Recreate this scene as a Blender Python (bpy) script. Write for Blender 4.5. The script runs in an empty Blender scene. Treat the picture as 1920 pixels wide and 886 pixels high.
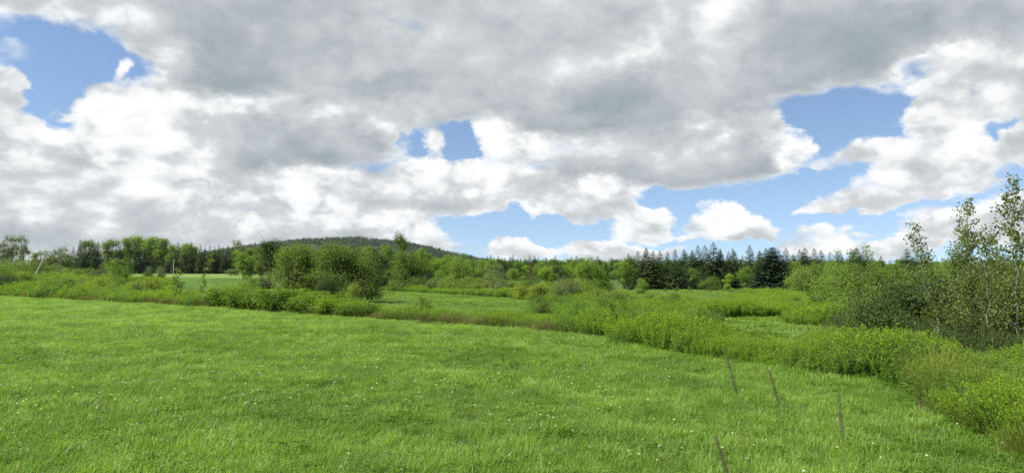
import bpy, math, random
import numpy as np

scene = bpy.context.scene
COL = scene.collection

# ------------------------------------------------------------------ camera
CAM_Z = 1.65
FPX = 1334.0                                   # focal length in photo pixels (1920 wide)
PITCH = math.atan((525 - 443) / FPX)           # eye level lies a little below the middle of the picture
cam_data = bpy.data.cameras.new('camera')
cam_data.sensor_width = 36.0
cam_data.lens = FPX / 1920 * 36.0
cam_data.clip_start = 0.05
cam_data.clip_end = 30000.0
cam_data.dof.use_dof = True
cam_data.dof.focus_distance = 25.0
cam_data.dof.aperture_fstop = 5.0
cam = bpy.data.objects.new('camera', cam_data)
COL.objects.link(cam)
cam.location = (0, 0, CAM_Z)
cam.rotation_euler = (math.pi / 2 + PITCH, 0, 0)
scene.camera = cam

# ------------------------------------------------------------------ exposure
vs = scene.view_settings
vs.view_transform = 'Standard'
vs.look = 'None'
vs.exposure = 0.7
vs.gamma = 1.0
vs.use_curve_mapping = False
scene.cycles.max_bounces = 7
scene.cycles.diffuse_bounces = 3
scene.cycles.glossy_bounces = 2
scene.cycles.transmission_bounces = 4
scene.cycles.transparent_max_bounces = 4
scene.cycles.volume_bounces = 0
scene.cycles.use_denoising = False
scene.cycles.use_adaptive_sampling = True
scene.cycles.adaptive_threshold = 0.008
scene.cycles.adaptive_min_samples = 40
scene.cycles.sample_clamp_indirect = 6.0
scene.cycles.sample_clamp_direct = 5.0

# ------------------------------------------------------------------ sun
SUN_EL = math.radians(50)
SUN_AZ = math.radians(-108)                     # measured from the view direction (+Y), negative = to the left
sd = bpy.data.lights.new('sun', 'SUN')
sd.energy = 5.0
sd.angle = math.radians(1.2)
sd.color = (1.0, 0.95, 0.86)
sun = bpy.data.objects.new('sun', sd)
COL.objects.link(sun)
sun.rotation_euler = (math.pi / 2 - SUN_EL, 0, -SUN_AZ + math.pi)
sun.location = (0, 0, 60)

# ------------------------------------------------------------------ world: blue sky and broken cumulus
world = bpy.data.worlds.new('World')
scene.world = world
world.use_nodes = True
wt = world.node_tree
wt.nodes.clear()
W = wt.nodes.new


def lk(a, b):
    wt.links.new(a, b)


def wmath(op, a, b=None, c=None, clamp=False):
    n = W('ShaderNodeMath'); n.operation = op; n.use_clamp = clamp
    for i, v in enumerate((a, b, c)):
        if v is None: continue
        if isinstance(v, (int, float)): n.inputs[i].default_value = v
        else: lk(v, n.inputs[i])
    return n.outputs[0]


def wvec(op, a, b=None, c=None, out=0):
    n = W('ShaderNodeVectorMath'); n.operation = op
    for i, v in enumerate((a, b, c)):
        if v is None: continue
        if isinstance(v, (tuple, list)): n.inputs[i].default_value = v
        else: lk(v, n.inputs[i])
    return n.outputs[out]


def wrange(v, a, b, lo=0.0, hi=1.0, smooth=True):
    n = W('ShaderNodeMapRange'); n.interpolation_type = 'SMOOTHSTEP' if smooth else 'LINEAR'
    lk(v, n.inputs[0])
    n.inputs[1].default_value = a; n.inputs[2].default_value = b
    n.inputs[3].default_value = lo; n.inputs[4].default_value = hi
    return n.outputs[0]


def wmix(f, a, b):
    n = W('ShaderNodeMix'); n.data_type = 'RGBA'
    lk(f, n.inputs[0])
    for v, s in ((a, n.inputs[6]), (b, n.inputs[7])):
        if isinstance(v, (tuple, list)): s.default_value = (*v[:3], 1)
        else: lk(v, s)
    return n.outputs[2]


def wnoise(vec, scale, detail, rough=0.55, lac=2.0, dist=0.0):
    n = W('ShaderNodeTexNoise'); n.noise_dimensions = '3D'
    lk(vec, n.inputs['Vector'])
    n.inputs['Scale'].default_value = scale; n.inputs['Detail'].default_value = detail
    n.inputs['Roughness'].default_value = rough; n.inputs['Lacunarity'].default_value = lac
    n.inputs['Distortion'].default_value = dist
    return n


def sky_dir(x, y):
    """azimuth, elevation of a direction given on the photograph"""
    r, u = (x - 960) / FPX, (443 - y) / FPX
    Y = math.cos(PITCH) - u * math.sin(PITCH)
    Z = math.sin(PITCH) + u * math.cos(PITCH)
    return math.atan2(r, Y), math.asin(Z / math.sqrt(r * r + Y * Y + Z * Z))


# cloud layout: x, y, rx, ry (sky directions, in photo pixels), softness, coverage (-1 clear .. 1 full), thickness (0 thin and sunlit .. 1 deep and grey)
CLOUDS = [
    # x, y, rx, ry, softness, coverage, thickness, shading from sunlit top to shaded base
    # broad deck and its mottled greys
    (450, 85, 360, 110, .9, 1, .66, .06), (400, 100, 130, 50, 1, 1, .80, .05), (860, 110, 260, 90, 1, 1, .56, .05), (700, 40, 160, 40, 1, 1, .48, 0), (640, 150, 130, 40, 1, 1, .62, .05),
    (1150, 130, 300, 110, 1, 1, .46, .05), (1560, 95, 250, 90, 1, 1, .66, .05), (1600, 60, 120, 40, 1, 1, .80, 0), (1880, 45, 110, 70, 1, 1, .72, 0), (1350, 60, 90, 60, 1, 1, .30, .1),
    (1190, 105, 70, 26, 1, 1, .16, .1), (1150, 25, 130, 26, 1, 1, .40, 0), (980, 70, 110, 40, 1, 1, .62, 0), (160, 25, 120, 30, 1, 1, .16, .1), (300, 130, 60, 50, 1, 1, .30, .1),
    (700, 210, 260, 30, 1, 1, .34, .1), (560, 190, 130, 26, 1, 1, .52, .05),
    # openings of blue
    (90, 108, 150, 62, .6, -1, .1, 0), (205, 160, 105, 46, .7, -1.2, .1, 0), (80, 200, 110, 42, .7, -1.2, .1, 0), (270, 182, 50, 18, .8, -.8, .1, 0), (20, 60, 60, 30, .9, -.7, .1, 0),
    (90, 262, 60, 16, 1, -.35, .15, 0), (122, 278, 26, 20, 1, -.4, .1, 0),
    (754, 284, 60, 32, .7, -1.3, .1, 0), (868, 278, 60, 36, .7, -1.3, .1, 0), (718, 304, 54, 20, .8, -1.2, .1, 0), (545, 338, 50, 16, 1, -.8, .1, 0),
    (1490, 228, 74, 36, .7, -1.2, .1, 0), (1580, 245, 95, 60, .6, -1, .1, 0), (1670, 230, 55, 64, .7, -1, .1, 0), (1660, 285, 60, 40, .7, -1, .1, 0),
    (1335, 385, 210, 46, .6, -1, .1, 0), (1520, 345, 130, 64, .6, -1, .1, 0), (1590, 310, 80, 32, .7, -1, .1, 0), (1700, 410, 270, 44, .6, -1, .1, 0),
    (1850, 262, 62, 56, .6, -1.2, .1, 0), (1772, 104, 46, 18, 1, -.8, .1, 0), (1722, 130, 36, 26, 1, -.7, .1, 0), (1690, 160, 30, 20, 1, -.5, .1, 0), (1860, 350, 100, 40, .7, -1, .1, 0),
    (960, 432, 200, 40, .6, -1.2, .1, 0), (1215, 372, 64, 54, .7, -.9, .1, 0), (1290, 440, 130, 44, .7, -1, .1, 0), (900, 474, 150, 24, .7, -.7, .1, 0),
    (1470, 470, 190, 34, .7, -.9, .1, 0), (1720, 475, 190, 30, .7, -.8, .1, 0),
    # left edge puffs, small scraps
    (8, 165, 38, 42, .8, 1, .12, .2), (24, 245, 76, 44, .7, 1, .16, .25), (222, 136, 20, 32, 1.1, .45, .05, 0), (112, 212, 24, 12, 1, .3, .1, 0),
    # the bright heap of cumulus on the left, from back to front
    (350, 210, 110, 44, 0.7, 1, 0.13, 0.23), (210, 222, 90, 44, 0.6, 1, 0.11, 0.23), (480, 208, 100, 26, 0.9, 1, 0.13, 0.19), (620, 232, 100, 30, 0.9, 1, 0.19, 0.22), (690, 246, 44, 22, 0.8, 1, 0.19, 0.27),
    (520, 268, 210, 56, 0.8, 1, 0.74, 0.12), (430, 275, 110, 44, 1, 1, 0.5, 0.1), (640, 262, 90, 30, 0.9, 1, 0.66, 0.1),
    (120, 290, 120, 42, 0.7, 1, 0.19, 0.31), (270, 262, 120, 50, 0.7, 1, 0.1, 0.21), (330, 315, 110, 36, 0.8, 1, 0.23, 0.31), (40, 320, 80, 38, 0.7, 1, 0.23, 0.33), (200, 335, 100, 38, 0.7, 1, 0.21, 0.33),
    (440, 345, 100, 26, 0.8, 1, 0.25, 0.29), (560, 352, 70, 26, 0.7, 1, 0.19, 0.31), (640, 335, 70, 30, 0.7, 1, 0.17, 0.29), (100, 375, 110, 34, 0.7, 1, 0.29, 0.35), (290, 375, 110, 34, 0.7, 1, 0.25, 0.33), (680, 356, 56, 34, 0.7, 1, 0.23, 0.33),
    (400, 385, 90, 28, 0.8, 1, 0.31, 0.31), (510, 385, 90, 30, 0.7, 1, 0.23, 0.33), (610, 390, 70, 32, 0.7, 1, 0.25, 0.35), (20, 410, 110, 34, 0.8, 1, 0.33, 0.33), (160, 415, 110, 30, 0.8, 1, 0.33, 0.33), (330, 410, 80, 20, 1, 1, 0.46, 0.1),
    (450, 425, 120, 26, 0.8, 1, 0.27, 0.31), (600, 428, 110, 24, 0.8, 1, 0.27, 0.33), (700, 405, 70, 28, 0.8, 1, 0.23, 0.31), (110, 452, 200, 20, 0.9, 1, 0.5, 0.08), (320, 452, 160, 18, 0.9, 1, 0.43, 0.19), (740, 430, 90, 34, 0.7, 1, 0.17, 0.29), (800, 450, 60, 22, 0.8, 0.9, 0.19, 0.27),
    # the deep grey cloud in the middle and its bright flanks
    (1150, 222, 260, 60, .85, 1, .86, .14), (1120, 245, 150, 30, 1, 1, .98, .05), (1270, 205, 140, 56, 1, 1, .60, .1), (1000, 200, 80, 50, 1, 1, .54, .1),
    (932, 258, 42, 44, .8, 1, .04, .14), (985, 286, 66, 34, .9, 1, .03, .16), (1060, 284, 90, 28, 1, 1, .26, .2), (812, 266, 24, 26, 1, .8, .2, .1),
    (735, 352, 66, 38, .7, 1, .12, .26), (800, 336, 76, 42, .6, 1, .06, .2), (885, 350, 85, 44, .6, 1, .05, .2), (950, 372, 110, 26, .8, 1, .34, .22), (1010, 335, 60, 40, .8, 1, .26, .2),
    (1240, 322, 210, 36, .75, 1, .62, .12), (1190, 272, 130, 32, 1, 1, .30, .15), (1345, 258, 90, 46, .8, 1, .14, .22), (1420, 290, 78, 52, .8, 1, .68, .16), (1300, 300, 70, 36, 1, 1, .44, .15),
    (1500, 284, 38, 38, .6, 1, .06, .2), (1455, 248, 30, 34, .9, 1, .16, .15),
    (1115, 370, 82, 42, .6, 1, .10, .24), (1090, 398, 84, 18, .8, 1, .30, .16), (1020, 402, 34, 10, .9, .8, .1, .1),
    # right arm of cloud
    (1840, 150, 130, 84, .7, 1, .22, .16), (1850, 112, 66, 44, .8, 1, .08, .2), (1765, 215, 66, 84, .6, 1, .14, .18), (1830, 205, 70, 26, .9, 1, .32, .12), (1905, 278, 48, 36, .7, 1, .24, .24),
    (1625, 285, 86, 32, .6, 1, .16, .22), (1555, 305, 28, 16, .9, .8, .1, .1), (1700, 320, 95, 44, .6, 1, .18, .22), (1800, 315, 95, 44, .6, 1, .18, .22), (1640, 362, 95, 36, .6, 1, .16, .2),
    (1560, 388, 66, 20, .8, 1, .14, .16), (1760, 354, 80, 22, .9, 1, .28, .2),
    # low cumulus above the trees
    (1355, 412, 72, 34, .5, 1, .06, .22), (1420, 428, 56, 22, .6, 1, .12, .24), (1360, 442, 100, 9, .8, 1, .34, .08),
    (1540, 456, 80, 34, .5, 1, .08, .2), (1660, 462, 90, 26, .7, 1, .2, .2), (1800, 425, 110, 42, .7, 1, .2, .2), (1900, 400, 66, 42, .8, 1, .25, .2),
    (955, 458, 46, 24, .5, 1, .06, .22), (1008, 470, 46, 13, .7, 1, .14, .2), (1110, 464, 66, 20, .6, 1, .14, .22), (1205, 422, 64, 28, .6, 1, .12, .22), (1200, 472, 90, 14, .8, 1, .22, .2),
]

geo = W('ShaderNodeNewGeometry')
ray = wvec('SCALE', geo.outputs['Incoming']); ray.node.inputs[3].default_value = -1.0
rs = W('ShaderNodeSeparateXYZ'); lk(ray, rs.inputs[0])
rx, ry, rz = rs.outputs
az = wmath('ARCTAN2', rx, ry)
el = wmath('ARCSINE', rz)
# cloud space: features shrink towards the horizon as a cloud deck does
zz = wmath('ADD', wmath('MAXIMUM', rz, 0.0), 0.85)
inv = wmath('DIVIDE', 1.0, zz)
flat = wvec('MULTIPLY', ray, (1.0, 1.0, 1.35))
sc = W('ShaderNodeVectorMath'); sc.operation = 'SCALE'; lk(flat, sc.inputs[0]); lk(inv, sc.inputs[3])
P = sc.outputs[0]
warp = wnoise(P, 6.0, 2, 0.5)
wv = wvec('SUBTRACT', warp.outputs['Color'], (.5, .5, .5))
P2 = wvec('MULTIPLY_ADD', wv, (.055, .055, .055), P)
nA = wnoise(P2, 8.6, 8, 0.555).outputs['Fac']                       # billows
lightP = wvec('ADD', P2, (-.014, 0.0, .030))                        # a step towards the light: up and to the left
nS = wnoise(P2, 10.5, 4, 0.55).outputs['Fac']
nB = wnoise(lightP, 10.5, 4, 0.55).outputs['Fac']
nC = wnoise(P, 2.7, 2, 0.5).outputs['Fac']                         # where the deck is deep
relief = wmath('SUBTRACT', nS, nB)
nP = wnoise(P2, 16.0, 3, 0.5).outputs['Fac']
puff = wmath('MULTIPLY_ADD', wmath('ABSOLUTE', wmath('SUBTRACT', nP, .5)), -4.0, .75)   # rounded heads, creases between them

# layout coordinates wander with the noise so that outlines break up
awarp = wnoise(P, 13.0, 5, 0.62).outputs['Color']
awarp2 = wvec('SUBTRACT', awarp, (.5, .5, .5))
ae = W('ShaderNodeCombineXYZ'); lk(az, ae.inputs[0]); lk(el, ae.inputs[1])
pos = wvec('MULTIPLY_ADD', awarp2, (.090, .065, 0), ae.outputs[0])
LK = None
for k_, (x, y, a, b, soft, cov, thick, grad) in enumerate(CLOUDS):
    if k_ % 12 == 11: pos = wvec('MULTIPLY_ADD', LK, (1e-9, 1e-9, 0), pos)   # keeps the node program in order
    if cov < 0: a, b = a * 1.18, b * 1.20
    c = sky_dir(x, y)
    ra = abs(sky_dir(x + a, y)[0] - sky_dir(x - a, y)[0]) / 2
    rb = abs(sky_dir(x, y + b)[1] - sky_dir(x, y - b)[1]) / 2
    q = wvec('MULTIPLY_ADD', pos, (1 / ra, 1 / rb, 0), (-c[0] / ra, -c[1] / rb, 0))
    ln = wvec('LENGTH', q, out=1)
    m = wrange(ln, 1 + soft * .62, 1 - soft * .85)
    gv = wvec('MULTIPLY_ADD', pos, (0, -grad / rb, 0), (cov, thick + grad * c[1] / rb, 0)) if grad else None
    mx = W('ShaderNodeMix'); mx.data_type = 'VECTOR'
    lk(m, mx.inputs[0])
    if LK is None: mx.inputs[4].default_value = (1.0, .42, 0)
    else: lk(LK, mx.inputs[4])
    if grad: lk(gv, mx.inputs[5])
    else: mx.inputs[5].default_value = (cov, thick, 0)
    LK = mx.outputs[1]
sp = W('ShaderNodeSeparateXYZ'); lk(LK, sp.inputs[0])
covF, thkF = sp.outputs[0], sp.outputs[1]

sky = W('ShaderNodeTexSky'); sky.sky_type = 'NISHITA'; sky.sun_disc = False
sky.sun_elevation = SUN_EL
sky.sun_rotation = SUN_AZ
sky.altitude = 300; sky.air_density = 1.0; sky.dust_density = 0.3; sky.ozone_density = 2.0
SKY_STRENGTH = 0.10
CLOUD = 0.63                                    # radiance of a fully sunlit cloud
sv = wvec('ADD', ray, (0, 0, .09))                                # clear summer air: no dust band on the horizon
lk(sv, sky.inputs[0])


def clouds(cov, thk):
    d = wmath('MULTIPLY_ADD', wmath('SUBTRACT', nA, 0.5), 2.6, wmath('MULTIPLY', cov, 0.78))
    d = wmath('MULTIPLY_ADD', wmath('SUBTRACT', puff, 0.42), -.55, d)
    alpha = wrange(d, -0.40, 0.50)
    core = wrange(d, 0.0, 1.1)
    # depth of cloud in front of the light: grey where thick, bright on thin edges and on faces turned to the sun
    g = wmath('MULTIPLY', thk, wmath('MULTIPLY_ADD', core, .42, .64))
    g = wmath('MULTIPLY_ADD', wmath('SUBTRACT', nA, .5), .14, g)
    g = wmath('MULTIPLY_ADD', relief, wmath('MULTIPLY_ADD', thk, -1.55, 1.75), g)
    g = wmath('MULTIPLY_ADD', wmath('SUBTRACT', puff, .35), wmath('MULTIPLY_ADD', thk, -.34, .36), g)
    g = wmath('MAXIMUM', g, 0.0)
    r = W('ShaderNodeValToRGB'); lk(g, r.inputs[0])
    e = r.color_ramp.elements
    e[0].position = 0.0; e[0].color = (1.0, 1.0, 1.0, 1)
    e[1].position = 1.0; e[1].color = (.255, .315, .365, 1)
    for p, c in ((.14, (.90, .915, .92)), (.34, (.64, .665, .68)), (.66, (.435, .48, .51))):
        n = e.new(p); n.color = (*c, 1)
    skyc = wvec('SCALE', sky.outputs[0]); skyc.node.inputs[3].default_value = SKY_STRENGTH
    bg = W('ShaderNodeBackground')
    cl = wvec('SCALE', r.outputs[0]); cl.node.inputs[3].default_value = CLOUD
    lk(wmix(alpha, skyc, cl), bg.inputs[0])
    bg.inputs[1].default_value = 1.0
    return bg.outputs[0]


front = clouds(covF, thkF)
covR = wmath('MULTIPLY_ADD', wmath('SUBTRACT', nC, 0.5), 4.0, 0.55)
thkR = wmath('MULTIPLY_ADD', wmath('SUBTRACT', nC, 0.5), 1.6, 0.45)
rest = clouds(covR, thkR)
fm = wmath('MULTIPLY', wrange(wmath('ABSOLUTE', az), math.radians(56), math.radians(44)), wrange(el, math.radians(32), math.radians(24)))
ms = W('ShaderNodeMixShader')
lk(fm, ms.inputs[0]); lk(rest, ms.inputs[1]); lk(front, ms.inputs[2])
below = W('ShaderNodeBackground'); below.inputs[0].default_value = (.10, .14, .07, 1)
mg = W('ShaderNodeMixShader')
lk(wrange(el, math.radians(-2.5), math.radians(-2.0)), mg.inputs[0]); lk(below.outputs[0], mg.inputs[1]); lk(ms.outputs[0], mg.inputs[2])
wo = W('ShaderNodeOutputWorld'); lk(mg.outputs[0], wo.inputs[0])
world.cycles.sampling_method = 'MANUAL'
world.cycles.sample_map_resolution = 512

# ================================================================== helpers
rng = np.random.default_rng(7)
random.seed(7)


def make_mesh(name, verts, quads=None, tris=None, smooth=False):
    me = bpy.data.meshes.new(name)
    verts = np.asarray(verts, np.float32).reshape(-1, 3)
    me.vertices.add(len(verts)); me.vertices.foreach_set('co', verts.ravel())
    loops, starts, n = [], [], 0
    if quads is not None and len(quads):
        q = np.asarray(quads, np.int32).reshape(-1, 4)
        loops.append(q.ravel()); starts.append(np.arange(len(q)) * 4); n = len(q) * 4
    if tris is not None and len(tris):
        t = np.asarray(tris, np.int32).reshape(-1, 3)
        loops.append(t.ravel()); starts.append(n + np.arange(len(t)) * 3)
    lo = np.concatenate(loops).astype(np.int32); st = np.concatenate(starts).astype(np.int32)
    me.loops.add(len(lo)); me.loops.foreach_set('vertex_index', lo)
    me.polygons.add(len(st)); me.polygons.foreach_set('loop_start', st)
    me.polygons.foreach_set('use_smooth', np.full(len(st), smooth, bool))
    me.update(calc_edges=True)
    return me


class Geo:
    """collects quads and triangles of one mesh"""
    def __init__(self):
        self.v, self.q, self.t, self.n = [], [], [], 0

    def add(self, v, q=None, t=None):
        v = np.asarray(v, np.float32).reshape(-1, 3)
        if q is not None and len(q): self.q.append(np.asarray(q).reshape(-1, 4) + self.n)
        if t is not None and len(t): self.t.append(np.asarray(t).reshape(-1, 3) + self.n)
        self.v.append(v); self.n += len(v)

    def tube(self, pts, rad, sides=5):
        pts = np.asarray(pts, float); rad = np.broadcast_to(np.asarray(rad, float), (len(pts),))
        tan = np.gradient(pts, axis=0); tan /= np.linalg.norm(tan, axis=1)[:, None] + 1e-9
        ref = np.where(np.abs(tan[:, 2:3]) > .9, np.array([[1., 0, 0]]), np.array([[0., 0, 1]]))
        a = np.cross(tan, ref); a /= np.linalg.norm(a, axis=1)[:, None] + 1e-9
        b = np.cross(tan, a)
        th = np.arange(sides) / sides * 2 * np.pi
        v = pts[:, None] + rad[:, None, None] * (np.cos(th)[None, :, None] * a[:, None] + np.sin(th)[None, :, None] * b[:, None])
        i, j = np.meshgrid(np.arange(len(pts) - 1), np.arange(sides), indexing='ij')
        k = (j + 1) % sides
        self.add(v, np.stack([i * sides + j, i * sides + k, (i + 1) * sides + k, (i + 1) * sides + j], -1))

    def leaves(self, p, d, nrm, L, Wd, fold=0.15, droop=0.0):
        """one diamond-shaped leaf per row"""
        p, d, nrm = (np.asarray(a, float) for a in (p, d, nrm))
        L = np.broadcast_to(L, (len(p),))[:, None]; Wd = np.broadcast_to(Wd, (len(p),))[:, None]
        d = d / (np.linalg.norm(d, axis=1)[:, None] + 1e-9)
        s = np.cross(d, nrm); s /= np.linalg.norm(s, axis=1)[:, None] + 1e-9
        n = np.cross(s, d)
        mid = p + d * L * .45
        v = np.stack([p, mid + s * Wd * .5 + n * Wd * fold, p + d * L - n * L * droop, mid - s * Wd * .5 + n * Wd * fold], 1)
        self.add(v, np.arange(len(p) * 4).reshape(-1, 4))

    def mesh(self, name, smooth=False):
        return make_mesh(name, np.concatenate(self.v), np.concatenate(self.q) if self.q else None, np.concatenate(self.t) if self.t else None, smooth)


def rand_dir(n):
    v = rng.normal(size=(n, 3))
    return v / np.linalg.norm(v, axis=1)[:, None]


def tag(o, label=None, cat=None, group=None, kind=None):
    for k, v in (('label', label), ('category', cat), ('group', group), ('kind', kind)):
        if v: o[k] = v
    return o


def obj(name, me, mat, parent=None, link=True):
    if mat is not None and not me.materials: me.materials.append(mat)
    o = bpy.data.objects.new(name, me)
    if link: COL.objects.link(o)
    if parent: o.parent = parent
    return o


# ================================================================== materials
def new_mat(name):
    m = bpy.data.materials.new(name); m.use_nodes = True
    nt = m.node_tree; nt.nodes.clear()
    return m, nt, nt.nodes.new, nt.links.new


def leaf_mat(name, dark, light, trans=0.35, rough=0.45, spec=0.35, patch=0.0, tip=None):
    """leaf colour varies leaf by leaf and plant by plant; light passes through the blade"""
    m, nt, N, L = new_mat(name)
    g = N('ShaderNodeNewGeometry'); oi = N('ShaderNodeObjectInfo')
    mix = N('ShaderNodeMix'); mix.data_type = 'RGBA'
    mix.inputs[6].default_value = (*dark, 1); mix.inputs[7].default_value = (*light, 1)
    add = N('ShaderNodeMath'); add.operation = 'MULTIPLY_ADD'; add.inputs[1].default_value = 0.6
    L(g.outputs['Random Per Island'], add.inputs[0])
    sc_ = N('ShaderNodeMath'); sc_.operation = 'MULTIPLY'; sc_.inputs[1].default_value = 0.4
    L(oi.outputs['Random'], sc_.inputs[0]); L(sc_.outputs[0], add.inputs[2])
    fac = add.outputs[0]
    if patch:
        nz = N('ShaderNodeTexNoise'); nz.inputs['Scale'].default_value = patch; nz.inputs['Detail'].default_value = 3
        L(g.outputs['Position'], nz.inputs['Vector'])
        mr = N('ShaderNodeMapRange'); mr.inputs[1].default_value = .3; mr.inputs[2].default_value = .7
        mr.inputs[3].default_value = -.58; mr.inputs[4].default_value = .55
        L(nz.outputs['Fac'], mr.inputs[0])
        a2 = N('ShaderNodeMath'); a2.operation = 'ADD'; a2.use_clamp = True
        L(fac, a2.inputs[0]); L(mr.outputs[0], a2.inputs[1]); fac = a2.outputs[0]
    L(fac, mix.inputs[0])
    col = mix.outputs[2]
    if tip:                                             # a few leaves of another colour (turning, dry, in bud)
        cmp_ = N('ShaderNodeMath'); cmp_.operation = 'GREATER_THAN'; cmp_.inputs[1].default_value = 1 - tip[1]
        ra = N('ShaderNodeMath'); ra.operation = 'FRACT'; rm = N('ShaderNodeMath'); rm.operation = 'MULTIPLY'; rm.inputs[1].default_value = 17.31
        L(g.outputs['Random Per Island'], rm.inputs[0]); L(rm.outputs[0], ra.inputs[0]); L(ra.outputs[0], cmp_.inputs[0])
        m2 = N('ShaderNodeMix'); m2.data_type = 'RGBA'; L(cmp_.outputs[0], m2.inputs[0]); L(col, m2.inputs[6]); m2.inputs[7].default_value = (*tip[0], 1)
        col = m2.outputs[2]
    p = N('ShaderNodeBsdfPrincipled'); L(col, p.inputs['Base Color'])
    p.inputs['Roughness'].default_value = rough; p.inputs['Specular IOR Level'].default_value = spec
    t = N('ShaderNodeBsdfTranslucent')
    gm = N('ShaderNodeMix'); gm.data_type = 'RGBA'; gm.blend_type = 'MULTIPLY'; gm.inputs[0].default_value = 1
    L(col, gm.inputs[6]); gm.inputs[7].default_value = (1.35, 1.45, .7, 1)
    L(gm.outputs[2], t.inputs[0])
    ms_ = N('ShaderNodeMixShader'); ms_.inputs[0].default_value = trans
    L(p.outputs[0], ms_.inputs[1]); L(t.outputs[0], ms_.inputs[2])
    o = N('ShaderNodeOutputMaterial'); L(ms_.outputs[0], o.inputs[0])
    return m


def bark_mat(name, a, b, scale=6.0, rough=0.9, stretch=(1, 1, .25)):
    m, nt, N, L = new_mat(name)
    tc = N('ShaderNodeTexCoord'); mp = N('ShaderNodeMapping'); mp.inputs['Scale'].default_value = stretch
    L(tc.outputs['Object'], mp.inputs[0])
    nz = N('ShaderNodeTexNoise'); nz.inputs['Scale'].default_value = scale; nz.inputs['Detail'].default_value = 5
    L(mp.outputs[0], nz.inputs['Vector'])
    r = N('ShaderNodeValToRGB'); r.color_ramp.elements[0].position = .35; r.color_ramp.elements[1].position = .65
    r.color_ramp.elements[0].color = (*a, 1); r.color_ramp.elements[1].color = (*b, 1)
    L(nz.outputs['Fac'], r.inputs[0])
    p = N('ShaderNodeBsdfPrincipled'); p.inputs['Roughness'].default_value = rough
    L(r.outputs[0], p.inputs['Base Color'])
    bp = N('ShaderNodeBump'); bp.inputs['Strength'].default_value = .4; bp.inputs['Distance'].default_value = .02
    L(nz.outputs['Fac'], bp.inputs['Height']); L(bp.outputs[0], p.inputs['Normal'])
    o = N('ShaderNodeOutputMaterial'); L(p.outputs[0], o.inputs[0])
    return m


M = {}
M['grass'] = leaf_mat('grass_blade', (0.117, 0.220, 0.028), (0.268, 0.416, 0.073), .45, .45, .32, patch=.55, tip=((.28, .29, .12), .06))
M['far_grass'] = leaf_mat('far_grass_blade', (.105, .185, .024), (.190, .300, .046), .42, .45, .4, patch=.12)
M['clover'] = leaf_mat('clover_leaf', (.080, .165, .014), (.150, .270, .028), .38, .45, .3)
M['petal'] = leaf_mat('clover_petal', (.70, .70, .64), (.82, .82, .78), .3, .6, .2, tip=((.50, .36, .25), .12))
M['goldenrod'] = leaf_mat('goldenrod_leaf', (.100, .200, .016), (.225, .385, .030), .45, .45, .3, patch=.35)
M['bud'] = leaf_mat('goldenrod_bud', (.165, .275, .020), (.285, .390, .030), .4, .6, .2)
M['herb'] = leaf_mat('herb_leaf', (.072, .158, .024), (.170, .285, .044), .42, .45, .3, patch=.5)
M['bramble'] = leaf_mat('bramble_leaf', (0.070, 0.140, 0.015), (0.191, 0.294, 0.028), .38, .55, .22, patch=.4)
M['dry'] = leaf_mat('dry_grass_blade', (.115, .140, .042), (.235, .225, .095), .38, .7, .15, patch=.8, tip=((.24, .15, .085), .10))
M['tallgrass'] = leaf_mat('tall_grass_blade', (0.092, 0.167, 0.018), (0.213, 0.276, 0.048), .42, .5, .25, patch=.8, tip=((.28, .22, .10), .10))
M['leaf_mid'] = leaf_mat('broad_leaf', (0.078, 0.130, 0.025), (0.169, 0.240, 0.044), .38, .55, .22)
M['leaf_light'] = leaf_mat('light_leaf', (0.110, 0.186, 0.030), (0.216, 0.312, 0.055), .42, .55, .22)
M['leaf_bright'] = leaf_mat('bright_leaf', (0.138, 0.237, 0.020), (0.263, 0.362, 0.037), .45, .42, .35)
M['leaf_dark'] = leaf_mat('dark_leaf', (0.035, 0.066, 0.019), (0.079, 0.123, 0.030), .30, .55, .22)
M['leaf_grey'] = leaf_mat('willow_leaf', (0.096, 0.134, 0.048), (0.180, 0.228, 0.086), .34, .55, .22)
M['leaf_rust'] = leaf_mat('turning_leaf', (0.105, 0.179, 0.021), (0.239, 0.314, 0.039), .40, .5, .3, tip=((.28, .15, .025), .09))
M['leaf_aspen'] = leaf_mat('aspen_leaf', (0.067, 0.106, 0.026), (0.144, 0.198, 0.048), .34, .5, .25, tip=((.18, .22, .035), .10))
M['needle'] = leaf_mat('spruce_needle', (.034, .066, .024), (.085, .138, .046), .2, .6, .2)
M['needle_blue'] = leaf_mat('blue_spruce_needle', (.022, .050, .026), (.054, .096, .046), .15, .6, .25)
M['needle_soft'] = leaf_mat('larch_needle', (.058, .100, .034), (.120, .180, .060), .28, .6, .2)
M['dead'] = leaf_mat('dead_needle', (.085, .060, .040), (.150, .105, .075), .2, .8, .1)
M['bark'] = bark_mat('bark', (.045, .036, .028), (.11, .095, .078))
M['bark_pale'] = bark_mat('pale_bark', (.09, .085, .065), (.23, .22, .19), 9.0, .7)
M['stem'] = bark_mat('green_stem', (.08, .12, .03), (.14, .17, .05), 20.0, .7)
M['wood'] = bark_mat('weathered_wood', (.34, .32, .29), (.52, .50, .46), 14.0, .8, (1, 1, .1))
M['wire'] = bark_mat('wire_metal', (.20, .20, .20), (.30, .30, .30), 5.0, .5)
M['seed'] = leaf_mat('timothy_spike', (.15, .19, .085), (.25, .28, .14), .25, .8, .1)


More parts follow.
